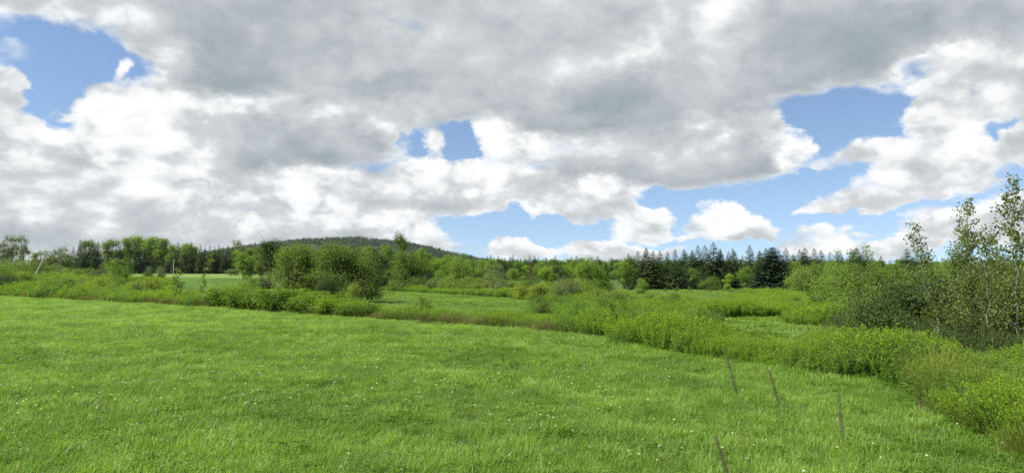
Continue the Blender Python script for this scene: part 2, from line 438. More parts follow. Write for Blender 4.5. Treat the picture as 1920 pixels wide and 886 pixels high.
def ground_mat():
    m, nt, N, L = new_mat('meadow_ground')
    g = N('ShaderNodeNewGeometry')
    a = N('ShaderNodeTexNoise'); a.inputs['Scale'].default_value = .35; a.inputs['Detail'].default_value = 4
    b = N('ShaderNodeTexNoise'); b.inputs['Scale'].default_value = 26; b.inputs['Detail'].default_value = 6; b.inputs['Roughness'].default_value = .7
    mp = N('ShaderNodeMapping'); mp.inputs['Scale'].default_value = (1, .45, 1)
    L(g.outputs['Position'], mp.inputs[0]); L(mp.outputs[0], a.inputs['Vector']); L(g.outputs['Position'], b.inputs['Vector'])
    r1 = N('ShaderNodeValToRGB'); e = r1.color_ramp.elements
    e[0].position = .3; e[0].color = (.050, .105, .018, 1); e[1].position = .7; e[1].color = (.095, .165, .030, 1)
    L(a.outputs['Fac'], r1.inputs[0])
    r2 = N('ShaderNodeMapRange'); r2.inputs[1].default_value = .3; r2.inputs[2].default_value = .75; r2.inputs[3].default_value = .55; r2.inputs[4].default_value = 1.35
    L(b.outputs['Fac'], r2.inputs[0])
    mu = N('ShaderNodeVectorMath'); mu.operation = 'SCALE'; L(r1.outputs[0], mu.inputs[0]); L(r2.outputs[0], mu.inputs[3])
    # the strip of ripening hay far off to the left
    at = N('ShaderNodeAttribute'); at.attribute_name = 'hay'
    mx = N('ShaderNodeMix'); mx.data_type = 'RGBA'; L(at.outputs['Fac'], mx.inputs[0]); L(mu.outputs[0], mx.inputs[6]); mx.inputs[7].default_value = (.135, .20, .042, 1)
    p = N('ShaderNodeBsdfPrincipled'); p.inputs['Roughness'].default_value = .85; p.inputs['Specular IOR Level'].default_value = .2
    L(mx.outputs[2], p.inputs['Base Color'])
    bp = N('ShaderNodeBump'); bp.inputs['Strength'].default_value = .9; bp.inputs['Distance'].default_value = .06
    L(b.outputs['Fac'], bp.inputs['Height']); L(bp.outputs[0], p.inputs['Normal'])
    o = N('ShaderNodeOutputMaterial'); L(p.outputs[0], o.inputs[0])
    return m


M['ground'] = ground_mat()

# ================================================================== terrain
def vnoise(X, Y, scale, seed=0):
    """smooth random patches, 0..1"""
    x, y = np.asarray(X, float) / scale, np.asarray(Y, float) / scale
    i, j = np.floor(x).astype(np.int64), np.floor(y).astype(np.int64)
    fx, fy = x - i, y - j
    fx, fy = fx * fx * (3 - 2 * fx), fy * fy * (3 - 2 * fy)
    def h(a, b):
        q = (a * 374761393 + b * 668265263 + seed * 1442695041) & 0xFFFFFFFF
        q = ((q ^ (q >> 13)) * 1274126177) & 0xFFFFFFFF
        return ((q ^ (q >> 16)) & 0xFFFF) / 65535.0
    return (h(i, j) * (1 - fx) + h(i + 1, j) * fx) * (1 - fy) + (h(i, j + 1) * (1 - fx) + h(i + 1, j + 1) * fx) * fy


def sstep(a, b, x):
    t = np.clip((np.asarray(x, float) - a) / (b - a), 0, 1)
    return t * t * (3 - 2 * t)


def height(X, Y):
    X, Y = np.asarray(X, float), np.asarray(Y, float)
    d = np.maximum(Y, 0.0)
    col = 960 + X / np.maximum(Y, 5.0) * FPX                      # bearing, as a photo column
    left = 1 - sstep(420, 720, col)
    right = sstep(1050, 1250, col)
    z = sstep(95, 240, d) * (1.75 + 2.0 * left - .25 * right)
    z += np.maximum(d - 240, 0) * .016 * (1 - sstep(900, 1600, d))
    z += 1.5 * np.exp(-(((X + 62) / 26) ** 2 + ((Y - 100) / 20) ** 2)) * sstep(68, 90, Y)      # bank behind the weeds on the left
    z += .035 * np.sin(X * .55 + 1.3) * np.sin(Y * .42) + .02 * np.sin(X * 1.7 + Y * .9)
    return z


ORD = 'first second third fourth fifth sixth seventh eighth ninth tenth eleventh twelfth thirteenth fourteenth fifteenth sixteenth seventeenth eighteenth nineteenth twentieth'.split()
TENS = {2: 'twenty', 3: 'thirty', 4: 'forty'}


def nth(k):
    """0 -> first, 20 -> twenty-first"""
    if k < 20: return ORD[k]
    t, u = divmod(k + 1, 10)
    return TENS[t] + '-' + ORD[u - 1] if u else {3: 'thirtieth', 4: 'fortieth'}[t]


def spot(x, d):
    """world point on the ground at photo column x and distance d"""
    X = (x - 960) / FPX * d
    return np.array([X, d, float(height(X, d))])


def size_to(x, d, top):
    """height in metres of a thing whose top shows at photo row top"""
    return CAM_Z + (525 - top) * d / FPX - spot(x, d)[2]


def build_ground():
    radii = np.concatenate([[0.0], np.geomspace(1.2, 3200, 170)])
    ang = np.concatenate([np.linspace(-48, 48, 161), np.linspace(48, 312, 60)[1:-1]]) * np.pi / 180
    R, A = np.meshgrid(radii[1:], ang, indexing='ij')
    X, Y = R * np.sin(A), R * np.cos(A)
    V = np.stack([X, Y, height(X, Y)], -1).reshape(-1, 3)
    n = len(ang); m = len(radii) - 1
    i, j = np.meshgrid(np.arange(m - 1), np.arange(n), indexing='ij')
    q = np.stack([i * n + j, (i + 1) * n + j, (i + 1) * n + (j + 1) % n, i * n + (j + 1) % n], -1).reshape(-1, 4)[:, ::-1]
    V = np.concatenate([V, [[0, 0, float(height(0, 0))]]])
    c = len(V) - 1
    t = np.stack([np.full(n, c), np.arange(n), (np.arange(n) + 1) % n], -1)[:, ::-1]
    me = make_mesh('ground', V, q, t, True)
    col = 960 + V[:, 0] / np.maximum(V[:, 1], 5) * FPX
    hay = sstep(176, 181, V[:, 1]) * (1 - sstep(236, 242, V[:, 1])) * sstep(120, 150, col) * (1 - sstep(470, 500, col))
    a = me.attributes.new('hay', 'FLOAT', 'POINT'); a.data.foreach_set('value', hay.astype(np.float32))
    return tag(obj('ground', me, M['ground']), kind='structure')


build_ground()

# far wooded hill
HX = np.array([200, 330, 400, 455, 520, 600, 680, 740, 800, 850, 900, 960, 1050, 1150, 1300])
HYP = np.array([518, 508, 490, 474, 463.5, 457, 454, 459, 470, 482, 493, 503, 510, 514, 518])
HD = 2000.0


def hill_height(X, Y):
    col = 960 + np.asarray(X) / HD * FPX
    crest = CAM_Z + (525 - np.interp(col, HX, HYP, left=525, right=525)) * HD / FPX
    f = np.where(Y < HD, sstep(1250, HD, Y) , 1 - sstep(HD, 2700, Y))
    und = 5 * np.sin(np.asarray(X) * .018 + 1) * np.sin(np.asarray(Y) * .013) + 3 * np.sin(np.asarray(X) * .045 + np.asarray(Y) * .021)
    return crest * f + und * f * (1 - f) * 3 + 6


def build_hill():
    xs = np.linspace(-1250, 700, 100); ys = np.linspace(1250, 2700, 60)
    X, Y = np.meshgrid(xs, ys, indexing='ij')
    V = np.stack([X, Y, hill_height(X, Y)], -1).reshape(-1, 3)
    i, j = np.meshgrid(np.arange(99), np.arange(59), indexing='ij')
    q = np.stack([i * 60 + j, (i + 1) * 60 + j, (i + 1) * 60 + j + 1, i * 60 + j + 1], -1).reshape(-1, 4)
    mt, nt, N, L = new_mat('forest_floor')
    p = N('ShaderNodeBsdfPrincipled'); nz = N('ShaderNodeTexNoise'); g = N('ShaderNodeNewGeometry'); r = N('ShaderNodeValToRGB')
    nz.inputs['Scale'].default_value = .02; L(g.outputs['Position'], nz.inputs['Vector']); L(nz.outputs['Fac'], r.inputs[0])
    r.color_ramp.elements[0].color = (.014, .030, .018, 1); r.color_ramp.elements[1].color = (.026, .046, .024, 1)
    L(r.outputs[0], p.inputs['Base Color']); p.inputs['Roughness'].default_value = 1
    o = N('ShaderNodeOutputMaterial'); L(p.outputs[0], o.inputs[0])
    return tag(obj('hill', make_mesh('hill', V, q, None, True), mt), kind='structure')


build_hill()

# ================================================================== plant makers (each returns a list of (part name, mesh, material key))
def limb(p0, p1, sag=0.0, n=5, wig=.03):
    t = np.linspace(0, 1, n)[:, None]
    p = p0 + (p1 - p0) * t
    p[:, 2] += (sag * np.sin(t[:, 0] * np.pi)) 
    ln = np.linalg.norm(p1 - p0)
    p[1:-1] += rng.normal(size=(n - 2, 3)) * ln * wig
    return p


def broad_tree(H=6, Wd=6, base=.12, lobes=16, clusters=150, per=60, leaf=.14, trunk=.14, stems=1, leafmat='leaf_mid', bark='bark', spread=.085, lean=0., top=.5, limbs=26, gap=0., twigs=0):
    """round-headed tree or large bush: trunk, limbs and leaves gathered in clumps on uneven lobes"""
    w, c = Geo(), Geo()
    zc0, zc1 = H * base, H
    cen = np.array([0, 0, (zc0 + zc1) / 2]); half = np.array([Wd / 2, Wd / 2, (zc1 - zc0) / 2])
    u = rand_dir(lobes) * (rng.random((lobes, 1)) ** .4)
    if base < .06:                                                  # foliage down to the ground on open-grown plants
        m = max(3, lobes // 3)
        th = rng.random(m) * 6.283
        u[:m] = np.stack([np.cos(th) * (.55 + .4 * rng.random(m)), np.sin(th) * (.55 + .4 * rng.random(m)), -.70 - .35 * rng.random(m)], -1)
    taper = 1 - np.clip(u[:, 2:3], 0, 1) * (1 - top) * .9
    lc = cen + u * half * np.concatenate([taper, taper, np.ones_like(taper)], 1) * .80
    lr = (.20 + .16 * rng.random(lobes)) * min(Wd, (zc1 - zc0) * 1.1)
    which = rng.integers(0, lobes, clusters)
    cd = rand_dir(clusters); cd[:, 2] = np.abs(cd[:, 2]) * .8 + cd[:, 2] * .2
    cc = lc[which] + cd * (lr[which] * (.55 + .5 * rng.random(clusters)))[:, None] * np.array([1, 1, .85])
    cc[:, 2] = np.clip(cc[:, 2], zc0 + rng.random(clusters) * .12 * H, zc1 - .01 * H)
    cc[:, 0] += lean * cc[:, 2]
    if gap: cc = cc[rng.random(len(cc)) > gap]
    k = len(cc)
    sg = spread * Wd * (.6 + .8 * rng.random(k))
    n = k * per
    off = rng.normal(size=(n, 3)) * np.repeat(sg, per)[:, None] * np.array([1, 1, .62])
    p = np.repeat(cc, per, 0) + off
    p[:, 2] = np.maximum(p[:, 2], .03 * H)
    # make the crown fill its stated height and width
    zt = np.quantile(p[:, 2], .995); p[:, 2] *= H / zt; cc[:, 2] *= H / zt
    rr = np.quantile(np.hypot(p[:, 0] - lean * p[:, 2], p[:, 1]), .965); f = Wd / 2 / rr
    p[:, :2] *= f; cc[:, :2] *= f
    out = p - (cen + np.array([lean * H * .5, 0, -.15 * H])); out /= np.linalg.norm(out, axis=1)[:, None] + 1e-6
    d = rand_dir(n) * .8 + out * .5 + np.array([0, 0, -.35])
    nr = rand_dir(n) * .55 + out * .45 + np.array([0, 0, .75])
    s = leaf * (.65 + .7 * rng.random(n))
    c.leaves(p, d, nr, s, s * .62, .12, .1)
    for si in range(stems):
        a = rng.random() * 6.28
        sb = np.array([math.cos(a), math.sin(a), 0]) * (.0 if stems == 1 else .06 * Wd)
        tp = np.array([math.cos(a) * (0 if stems == 1 else .22 * Wd) + lean * H * .8, math.sin(a) * (0 if stems == 1 else .22 * Wd), H * (.82 if stems == 1 else .7)])
        path = limb(sb, tp, 0, 9, .018)
        w.tube(path, np.linspace(trunk, trunk * .18, 9) / (1 if stems == 1 else 1.5), 6)
        pick = rng.choice(k, max(3, limbs // stems), replace=False)
        for ci in pick:
            t = np.clip((cc[ci, 2] / H) * .62 + rng.normal() * .05, .12, .85)
            q = path[min(8, int(t * 8))]
            w.tube(limb(q, cc[ci], -.04 * Wd, 5, .04), np.linspace(trunk * .32, trunk * .05, 5), 4)
    for k in range(twigs):                                          # bare shoots above the crown
        a, r = rng.random() * 6.283, Wd * .20 * rng.random() ** .5
        q = np.array([math.cos(a) * r * .5, math.sin(a) * r * .5, H * .78])
        e = np.array([math.cos(a) * r * 1.3, math.sin(a) * r * 1.3, H * (1.0 + .09 * rng.random())])
        w.tube(limb(q, e, 0, 5, .03), np.linspace(trunk * .16, trunk * .05, 5), 4)
        w.tube(limb(q * .4 + e * .6, e + rng.normal(size=3) * .05 * H * np.array([1, 1, .2]), 0, 4, .03), np.linspace(trunk * .10, trunk * .04, 4), 4)
    return [('trunk', w.mesh('tree_trunk', True), bark), ('crown', c.mesh('tree_crown'), leafmat)]


def spruce(H=9, Wd=4.2, whorls=34, arms=9, sprays=7, leafmat='needle', base=.04, power=.88, ragged=.20, sz=1.45, droop=.35, thin=0.):
    w, c = Geo(), Geo()
    w.tube(limb(np.array([0, 0, 0.]), np.array([0, 0, H * .985]), 0, 8, .002), np.linspace(.011 * H, .0015 * H, 8), 6)
    P, D, Nn, L = [], [], [], []
    for k in range(whorls):
        f = (k + rng.random() * .6) / whorls
        z = H * (base + (1 - base) * f)
        r0 = Wd / 2 * (1 - f) ** power + .012 * H
        if f < .12: r0 *= .75 + 2 * f
        for a in range(arms):
            if thin and rng.random() < thin: continue
            th = rng.random() * 6.283
            r = r0 * (1 - ragged + 2 * ragged * rng.random() ** 1.2)
            ns = max(2, int(sprays * (.35 + .65 * r / (Wd / 2))))
            t = (np.arange(ns) + .6 + .3 * rng.random(ns)) / ns
            up = .30 * f + .02
            dirh = np.array([math.cos(th), math.sin(th), 0])
            pz = z + r * (up * t - droop * t * (1 - f) + .28 * droop * t ** 3)
            p = dirh[None] * (r * t)[:, None]; p[:, 2] = pz
            side = np.array([-math.sin(th), math.cos(th), 0])
            sgn = np.where(np.arange(ns) % 2 == 0, 1., -1.)
            for s_ in (sgn, -sgn * .7):
                P.append(p); D.append(dirh[None] * .75 + side[None] * (s_ * (.55 + .4 * rng.random(ns)))[:, None] + np.array([0, 0, -.16]) + rng.normal(size=(ns, 3)) * .12)
                Nn.append(np.array([[0, 0, 1.]]) + rng.normal(size=(ns, 3)) * .35)
                L.append((.10 + .26 * (1 - t * .55)) * (r * .55 + .30 - .14 * f) * sz * (.8 + .5 * rng.random(ns)))
            # branch tip
            P.append(p[-1:]); D.append(dirh[None] + np.array([[0, 0, .1]])); Nn.append(np.array([[0, 0, 1.]])); L.append(np.array([.22 * r + .10]) * sz)
    # twigs filling the cone between the main branches
    nf = int(whorls * arms * sprays * .55 * (1 - thin))
    f = rng.random(nf) ** 1.25; th = rng.random(nf) * 6.283
    r = (Wd / 2 * (1 - f) ** power + .010 * H) * (.45 + .55 * rng.random(nf) ** .6) * np.where(f < .12, .75 + 2 * f, 1)
    P.append(np.stack([np.cos(th) * r, np.sin(th) * r, H * (base + (1 - base) * f) - .10 * r], -1))
    D.append(np.stack([np.cos(th), np.sin(th), -.35 + .9 * f], -1) + rng.normal(size=(nf, 3)) * .3); Nn.append(np.stack([np.cos(th) * .5, np.sin(th) * .5, np.ones(nf)], -1) + rng.normal(size=(nf, 3)) * .3)
    L.append((.030 * H * (1 - .72 * f) + .12 * r) * (.7 + .6 * rng.random(nf)) * sz / 1.45)
    # leader
    nl = 10
    P.append(np.stack([np.zeros(nl), np.zeros(nl), np.linspace(H * .95, H * 1.01, nl)], -1)); dd = rand_dir(nl); dd[:, 2] = 1.6; D.append(dd); Nn.append(rand_dir(nl)); L.append(np.full(nl, .026 * H))
    P, D, Nn, L = (np.concatenate(x) for x in (P, D, Nn, L))
    c.leaves(P, D, Nn, L, L * .52, .05, .12)
    return [('trunk', w.mesh('spruce_trunk', True), 'bark'), ('crown', c.mesh('spruce_crown'), leafmat)]


def slender_tree(H=4.2, branches=34, leaf=.055, first=.2, reach=.6, leafmat='leaf_aspen', bark='bark_pale', per=34, trunk=.028, lean=(.04, 0), stems=1, rise=.9):
    """young aspen: thin pale trunk, rising side shoots, leaves hanging along them"""
    w, c = Geo(), Geo()
    P, D, Nn = [], [], []
    for s in range(stems):
        off = np.array([rng.normal() * .16 * (s > 0), rng.normal() * .16 * (s > 0), 0])
        h = H * (1 if s == 0 else .65 + .3 * rng.random())
        tip = np.array([lean[0] * h + rng.normal() * .05 * h, lean[1] * h + rng.normal() * .05 * h, h]) + off
        path = limb(off, tip, 0, 12, .010)
        w.tube(path, np.linspace(trunk, trunk * .12, 12), 6)
        for b in range(branches):
            f = first + (1 - first) * (b + rng.random()) / branches
            q = path[0] + 0; i = f * 11; i0 = min(10, int(i)); q = path[i0] + (path[i0 + 1] - path[i0]) * (i - i0)
            th = rng.random() * 6.283
            r = reach * H / 4.2 * (1 - f) ** .6 * (.45 + .75 * rng.random()) + .10
            e = q + np.array([math.cos(th) * r, math.sin(th) * r, r * rise * (.6 + .6 * rng.random())])
            bp = limb(q, e, -.06 * r, 6, .03)
            w.tube(bp, np.linspace(trunk * .34 * (1.1 - f), trunk * .06, 6), 4)
            m = max(5, int(per * (.35 + r / reach)))
            t = rng.random(m) ** .7 * 5; t0 = np.minimum(4, t.astype(int))
            pp = bp[t0] + (bp[t0 + 1] - bp[t0]) * (t - t0)[:, None] + rng.normal(size=(m, 3)) * (.045 + .06 * r)
            P.append(pp)
            dd = rand_dir(m) * .8 + np.array([0, 0, -.75]); D.append(dd); Nn.append(rand_dir(m) + (pp - q) * .6)
    P, D, Nn = (np.concatenate(x) for x in (P, D, Nn))
    L = leaf * (.7 + .6 * rng.random(len(P)))
    c.leaves(P, D, Nn, L, L * .8, .12, .05)
    return [('trunk', w.mesh('sapling_trunk', True), bark), ('crown', c.mesh('sapling_crown'), leafmat)]


def herb_clump(stems=34, H=.9, R=.34, leaves=26, L=.085, Wd=.016, plume=True, leafmat='goldenrod', upright=.55, flop=.10):
    """clump of tall weeds: upright stems set with narrow leaves, buds at the tips"""
    w, c, f = Geo(), Geo(), Geo()
    P, D, Nn, Ls, BP, BD = [], [], [], [], [], []
    for s in range(stems):
        a, r = rng.random() * 6.283, R * math.sqrt(rng.random())
        h = H * (.68 + .38 * rng.random()) * (1 - .25 * (r / R) ** 2)
        b = np.array([math.cos(a) * r, math.sin(a) * r, 0])
        tip = b + np.array([math.cos(a) * r * .35 + rng.normal() * flop * h * .6, math.sin(a) * r * .35 + rng.normal() * flop * h * .6, h])
        path = limb(b, tip, 0, 4, .01)
        w.tube(path, np.linspace(.0035, .0018, 4), 3)
        t = .14 + .86 * np.sort(rng.random(leaves)) ** .8
        p = b + (tip - b) * t[:, None]
        th = np.arange(leaves) * 2.4 + rng.random() * 6
        d = np.stack([np.cos(th), np.sin(th), upright + .5 * t + rng.normal(size=leaves) * .2], -1)
        P.append(p); D.append(d); Nn.append(np.stack([-np.cos(th) * .5, -np.sin(th) * .5, np.ones(leaves)], -1)); Ls.append(L * (1.15 - .65 * t) * (.75 + .5 * rng.random(leaves)) * (H / .9))
        if plume:
            m = 12
            tt = rng.random(m); th = rng.random(m) * 6.283
            BP.append(tip + np.stack([np.cos(th) * .045 * (1 - tt), np.sin(th) * .045 * (1 - tt), -.13 * (1 - tt)], -1) * H / .9)
            BD.append(np.stack([np.cos(th) * .6, np.sin(th) * .6, np.ones(m) * .9], -1))
    P, D, Nn, Ls = (np.concatenate(x) for x in (P, D, Nn, Ls))
    c.leaves(P, D, Nn, Ls, Ls * Wd / L, .12, .22)
    parts = [('stems', w.mesh('weed_stems'), 'stem'), ('leaves', c.mesh('weed_leaves'), leafmat)]
    if plume:
        BP, BD = np.concatenate(BP), np.concatenate(BD)
        f.leaves(BP, BD, rand_dir(len(BP)), .042, .016)
        parts.append(('buds', f.mesh('weed_buds'), 'bud'))
    return parts


def grass_clump(blades=70, H=.75, R=.22, Wd=.007, mat='tallgrass', heads=10, bend=.45):
    c = Geo()
    n = blades
    a, r = rng.random(n) * 6.283, R * np.sqrt(rng.random(n))
    b = np.stack([np.cos(a) * r, np.sin(a) * r, np.zeros(n)], -1)
    h = H * (.5 + .5 * rng.random(n))
    a2 = a + rng.normal(size=n) * .9
    ln = bend * h * (.3 + rng.random(n))
    o = np.stack([np.cos(a2), np.sin(a2), np.zeros(n)], -1)
    s = np.stack([-np.sin(a2), np.cos(a2), np.zeros(n)], -1) * (Wd * (.7 + .6 * rng.random(n)))[:, None] / 2
    m1 = b + o * (ln * .22)[:, None] + np.array([0, 0, 1]) * (h * .55)[:, None]
    m2 = b + o * (ln * .62)[:, None] + np.array([0, 0, 1]) * (h * .90)[:, None]
    tp = b + o * ln[:, None] + np.array([0, 0, 1]) * (h * (1.0 - .12 * rng.random(n)))[:, None]
    v = np.stack([b - s * .8, b + s * .8, m1 - s, m1 + s, m2 - s * .75, m2 + s * .75, tp], 1)
    k = np.arange(n)[:, None] * 7
    c.add(v, np.concatenate([k + [0, 1, 3, 2], k + [2, 3, 5, 4]]), k + [4, 5, 6])
    if heads:
        hi = rng.choice(n, heads, replace=False)
        hp = np.repeat(tp[hi], 7, 0) + rng.normal(size=(heads * 7, 3)) * np.array([.012, .012, .035]) * (H / .75)
        c.leaves(hp, rand_dir(heads * 7) * .5 + np.array([0, 0, 1.]), rand_dir(heads * 7), .035 * H / .75, .010)
    return [('blades', c.mesh('grass_blades'), mat)]


def bramble(H=1.0, Wd=2.0, n=4200, leaf=.07, leafmat='bramble', canes=26):
    """low dome of arching canes closely set with leaves"""
    w, c = Geo(), Geo()
    P, D, Nn = [], [], []
    for k in range(canes):
        a = rng.random() * 6.283; r = Wd / 2 * (.35 + .7 * rng.random()); h = H * (.55 + .5 * rng.random())
        b = np.array([math.cos(a) * .1 * Wd * rng.random(), math.sin(a) * .1 * Wd * rng.random(), 0])
        e = np.array([math.cos(a) * r, math.sin(a) * r, h * (.25 + .5 * rng.random())])
        t = np.linspace(0, 1, 8)[:, None]
        p = b + (e - b) * t; p[:, 2] = (h * np.sin(t * np.pi * .62) / math.sin(.5 * math.pi))[:, 0]
        p[1:] += rng.normal(size=(7, 3)) * .03 * Wd
        w.tube(p, np.linspace(.008, .003, 8), 3)
        m = n // canes
        tt = (.2 + .8 * rng.random(m)) * 7; i = np.minimum(6, tt.astype(int))
        q = p[i] + (p[i + 1] - p[i]) * (tt - i)[:, None] + rng.normal(size=(m, 3)) * np.array([.09, .09, .10]) * Wd * .75
        q[:, 2] = np.clip(np.abs(q[:, 2]), .02, H * 1.12)
        P.append(q); o = q - np.array([0, 0, .2 * H]); o /= np.linalg.norm(o, axis=1)[:, None]
        D.append(rand_dir(m) * .7 + o * .6); Nn.append(rand_dir(m) * .5 + o * .5 + np.array([0, 0, .8]))
    P, D, Nn = (np.concatenate(x) for x in (P, D, Nn))
    L = leaf * (.65 + .7 * rng.random(len(P)))
    c.leaves(P, D, Nn, L, L * .7, .12, .1)
    return [('stems', w.mesh('shrub_stems'), 'bark'), ('foliage', c.mesh('shrub_foliage'), leafmat)]


def lawn_tuft(blades=46, R=.17, H=.11, Wd=.0046, bend=.8):
    return grass_clump(blades, H, R, Wd, 'grass', 0, bend)


def clover_tuft(n=40, R=.16):
    c = Geo()
    a, r = rng.random(n) * 6.283, R * np.sqrt(rng.random(n))
    p = np.stack([np.cos(a) * r, np.sin(a) * r, .045 + .055 * rng.random(n)], -1)
    nr = np.array([[0, 0, 1.]]) + rng.normal(size=(n, 3)) * .3
    th0 = rng.random(n) * 6.28
    for k in range(3):
        th = th0 + k * 2.094
        c.leaves(p, np.stack([np.cos(th), np.sin(th), rng.normal(size=n) * .15], -1), nr, .021, .019, .1, .1)
    return [('leaves', c.mesh('clover_leaves'), 'clover')]


def clover_flower_mesh():
    w, c = Geo(), Geo()
    w.tube(limb(np.zeros(3), np.array([.012, .006, .13]), 0, 4, .01), .0016, 3)
    n = 46
    k = np.arange(n) + .5
    ph = np.arccos(1 - 1.55 * k / n); th = k * 2.4
    d = np.stack([np.sin(ph) * np.cos(th), np.sin(ph) * np.sin(th), np.cos(ph)], -1)
    c.leaves(np.array([.012, .006, .134]) + d * .003, d + np.array([0, 0, .25]), rand_dir(n), .0125, .0055, .1)
    return [('stem', w.mesh('flower_stem'), 'stem'), ('flower_head', c.mesh('flower_head'), 'petal')]


class Proto:
    """one plant model; every placing makes its own objects, sharing the meshes"""
    def __init__(self, name, parts, H):
        self.name, self.parts, self.H = name, parts, H
        for pn, me, mk in parts:
            if not me.materials: me.materials.append(M[mk])

    def put(self, loc, scale, rz=None, tilt=(0, 0)):
        root = bpy.data.objects.new(self.name, None)
        root.empty_display_size = .2
        root.location = loc; root.scale = scale
        root.rotation_euler = (tilt[0], tilt[1], random.random() * 6.283 if rz is None else rz)
        COL.objects.link(root)
        for pn, me, mk in self.parts:
            o = bpy.data.objects.new(pn, me); COL.objects.link(o); o.parent = root
            if pn not in ('trunk', 'stem'): o['kind'] = 'stuff'
        return root


def plant(proto, x, d, label, cat, group=None, top=None, H=None, wide=1.0, rz=None, sink=.03, tilt=(0, 0)):
    p = spot(x, d)
    if H is None: H = size_to(x, d, top)
    s = H / proto.H
    r = proto.put((p[0], p[1], p[2] - sink * s), (s * wide, s * wide, s), rz, tilt)
    return tag(r, label, cat, group)


def scatter(name, label, cat, pts, scale, idx, protos, tilt=.10):
    """uncountable ground cover: one object, plant models instanced on points"""
    pts = np.asarray(pts, np.float32); n = len(pts)
    me = bpy.data.meshes.new(name); me.vertices.add(n); me.vertices.foreach_set('co', pts.ravel())
    rot = np.stack([rng.normal(size=n) * tilt, rng.normal(size=n) * tilt, rng.random(n) * 6.283], -1).astype(np.float32)
    sc3 = np.asarray(scale, np.float32)
    if sc3.ndim == 1: sc3 = np.stack([sc3] * 3, -1)
    a = me.attributes.new('rot', 'FLOAT_VECTOR', 'POINT'); a.data.foreach_set('vector', rot.ravel())
    a = me.attributes.new('scl', 'FLOAT_VECTOR', 'POINT'); a.data.foreach_set('vector', np.ascontiguousarray(sc3).ravel())
    a = me.attributes.new('pick', 'INT', 'POINT'); a.data.foreach_set('value', np.asarray(idx, np.int32))
    o = bpy.data.objects.new(name, me); COL.objects.link(o)
    src = bpy.data.collections.new(name + '_models')
    for k, pr in enumerate(protos):                                  # each model joined into one source mesh
        g = Geo(); mats = []; mi = []
        for pn, m_, mk in pr.parts:
            nv = len(m_.vertices); v = np.empty(nv * 3, np.float32); m_.vertices.foreach_get('co', v)
            quads = [p.vertices[:] for p in m_.polygons if len(p.vertices) == 4]; tris = [p.vertices[:] for p in m_.polygons if len(p.vertices) == 3]
            mats.append(M[mk]); g.add(v, quads, tris); mi.append((len(quads), len(tris)))
        jm = g.mesh(name + '_model')
        for m_ in mats: jm.materials.append(m_)
        ids = np.concatenate([np.full(q, i) for i, (q, t) in enumerate(mi)] + [np.full(t, i) for i, (q, t) in enumerate(mi)]).astype(np.int32)
        jm.polygons.foreach_set('material_index', ids)
        so = bpy.data.objects.new('%s_model_%02d' % (name, k), jm); src.objects.link(so)
    ng = bpy.data.node_groups.new(name, 'GeometryNodeTree')
    ng.interface.new_socket('Geometry', in_out='INPUT', socket_type='NodeSocketGeometry')
    ng.interface.new_socket('Geometry', in_out='OUTPUT', socket_type='NodeSocketGeometry')
    N, Lk = ng.nodes.new, ng.links.new
    gi, go = N('NodeGroupInput'), N('NodeGroupOutput')
    ci = N('GeometryNodeCollectionInfo'); ci.inputs['Collection'].default_value = src
    ci.inputs['Separate Children'].default_value = True; ci.inputs['Reset Children'].default_value = True
    ip = N('GeometryNodeInstanceOnPoints'); ip.inputs['Pick Instance'].default_value = True
    def named(nm, dt):
        q = N('GeometryNodeInputNamedAttribute'); q.data_type = dt; q.inputs['Name'].default_value = nm
        return q.outputs['Attribute']
    e2r = N('FunctionNodeEulerToRotation')
    Lk(named('rot', 'FLOAT_VECTOR'), e2r.inputs[0])
    Lk(gi.outputs[0], ip.inputs['Points']); Lk(ci.outputs[0], ip.inputs['Instance']); Lk(named('pick', 'INT'), ip.inputs['Instance Index'])
    Lk(e2r.outputs[0], ip.inputs['Rotation']); Lk(named('scl', 'FLOAT_VECTOR'), ip.inputs['Scale'])
    Lk(ip.outputs[0], go.inputs[0])
    md = o.modifiers.new('scatter', 'NODES'); md.node_group = ng
    return tag(o, label, cat, kind='stuff')

# ================================================================== the mown field: grass and clover
# foot of the weeds that bound the field, as bearing (photo column) and distance; then the far side of the weed belt and its height
EX = np.array([-500, -200, 0, 120, 240, 360, 480, 600, 700, 800, 900, 1000, 1100, 1200, 1300, 1400, 1500, 1640, 1700, 1750, 1850, 1920, 2100, 2400])
ED = np.array([86, 78, 71, 60, 51, 44, 38, 33, 30, 27.2, 25, 23.2, 20.4, 17.4, 15.0, 13.6, 12.4, 11.4, 10.2, 8.9, 7.3, 6.7, 5.8, 5.0])
BX = np.array([-500, 0, 120, 240, 360, 480, 600, 700, 800, 900, 1000, 1060, 1100, 1200, 1290, 1340, 1500, 1600, 1700, 1920, 2400])
BD = np.array([110, 108, 98, 84, 66, 54, 42, 35, 32, 31, 31, 34, 40, 50, 34, 17.6, 16.2, 16, 15.2, 14.4, 14])
WX = np.array([-500, 0, 150, 260, 420, 480, 690, 760, 900, 1000, 1100, 1160, 1250, 1320, 1480, 1540, 1650, 1700, 1920, 2400])
WH = np.array([1.5, 1.45, 1.3, 1.0, .8, .8, .72, .60, .58, .60, .70, .80, .82, .62, .60, .74, .74, .62, .60, .60])
edge_d = lambda x: np.interp(x, EX, ED)
back_d = lambda x: np.interp(x, BX, BD)
weed_h = lambda x: np.interp(x, WX, WH)


def fan(n, x0, x1, dmin, dmax, power=2.0):
    """random bearings and distances, even over the ground for power 2"""
    x = x0 + (x1 - x0) * rng.random(n)
    dmin = dmin(x) if callable(dmin) else dmin; dmax = dmax(x) if callable(dmax) else dmax
    d = (dmin ** power + (dmax ** power - dmin ** power) * rng.random(n)) ** (1 / power)
    return x, d


def on_ground(x, d, dz=0.0):
    X = (x - 960) / FPX * d
    return np.stack([X, d, height(X, d) + dz], -1)


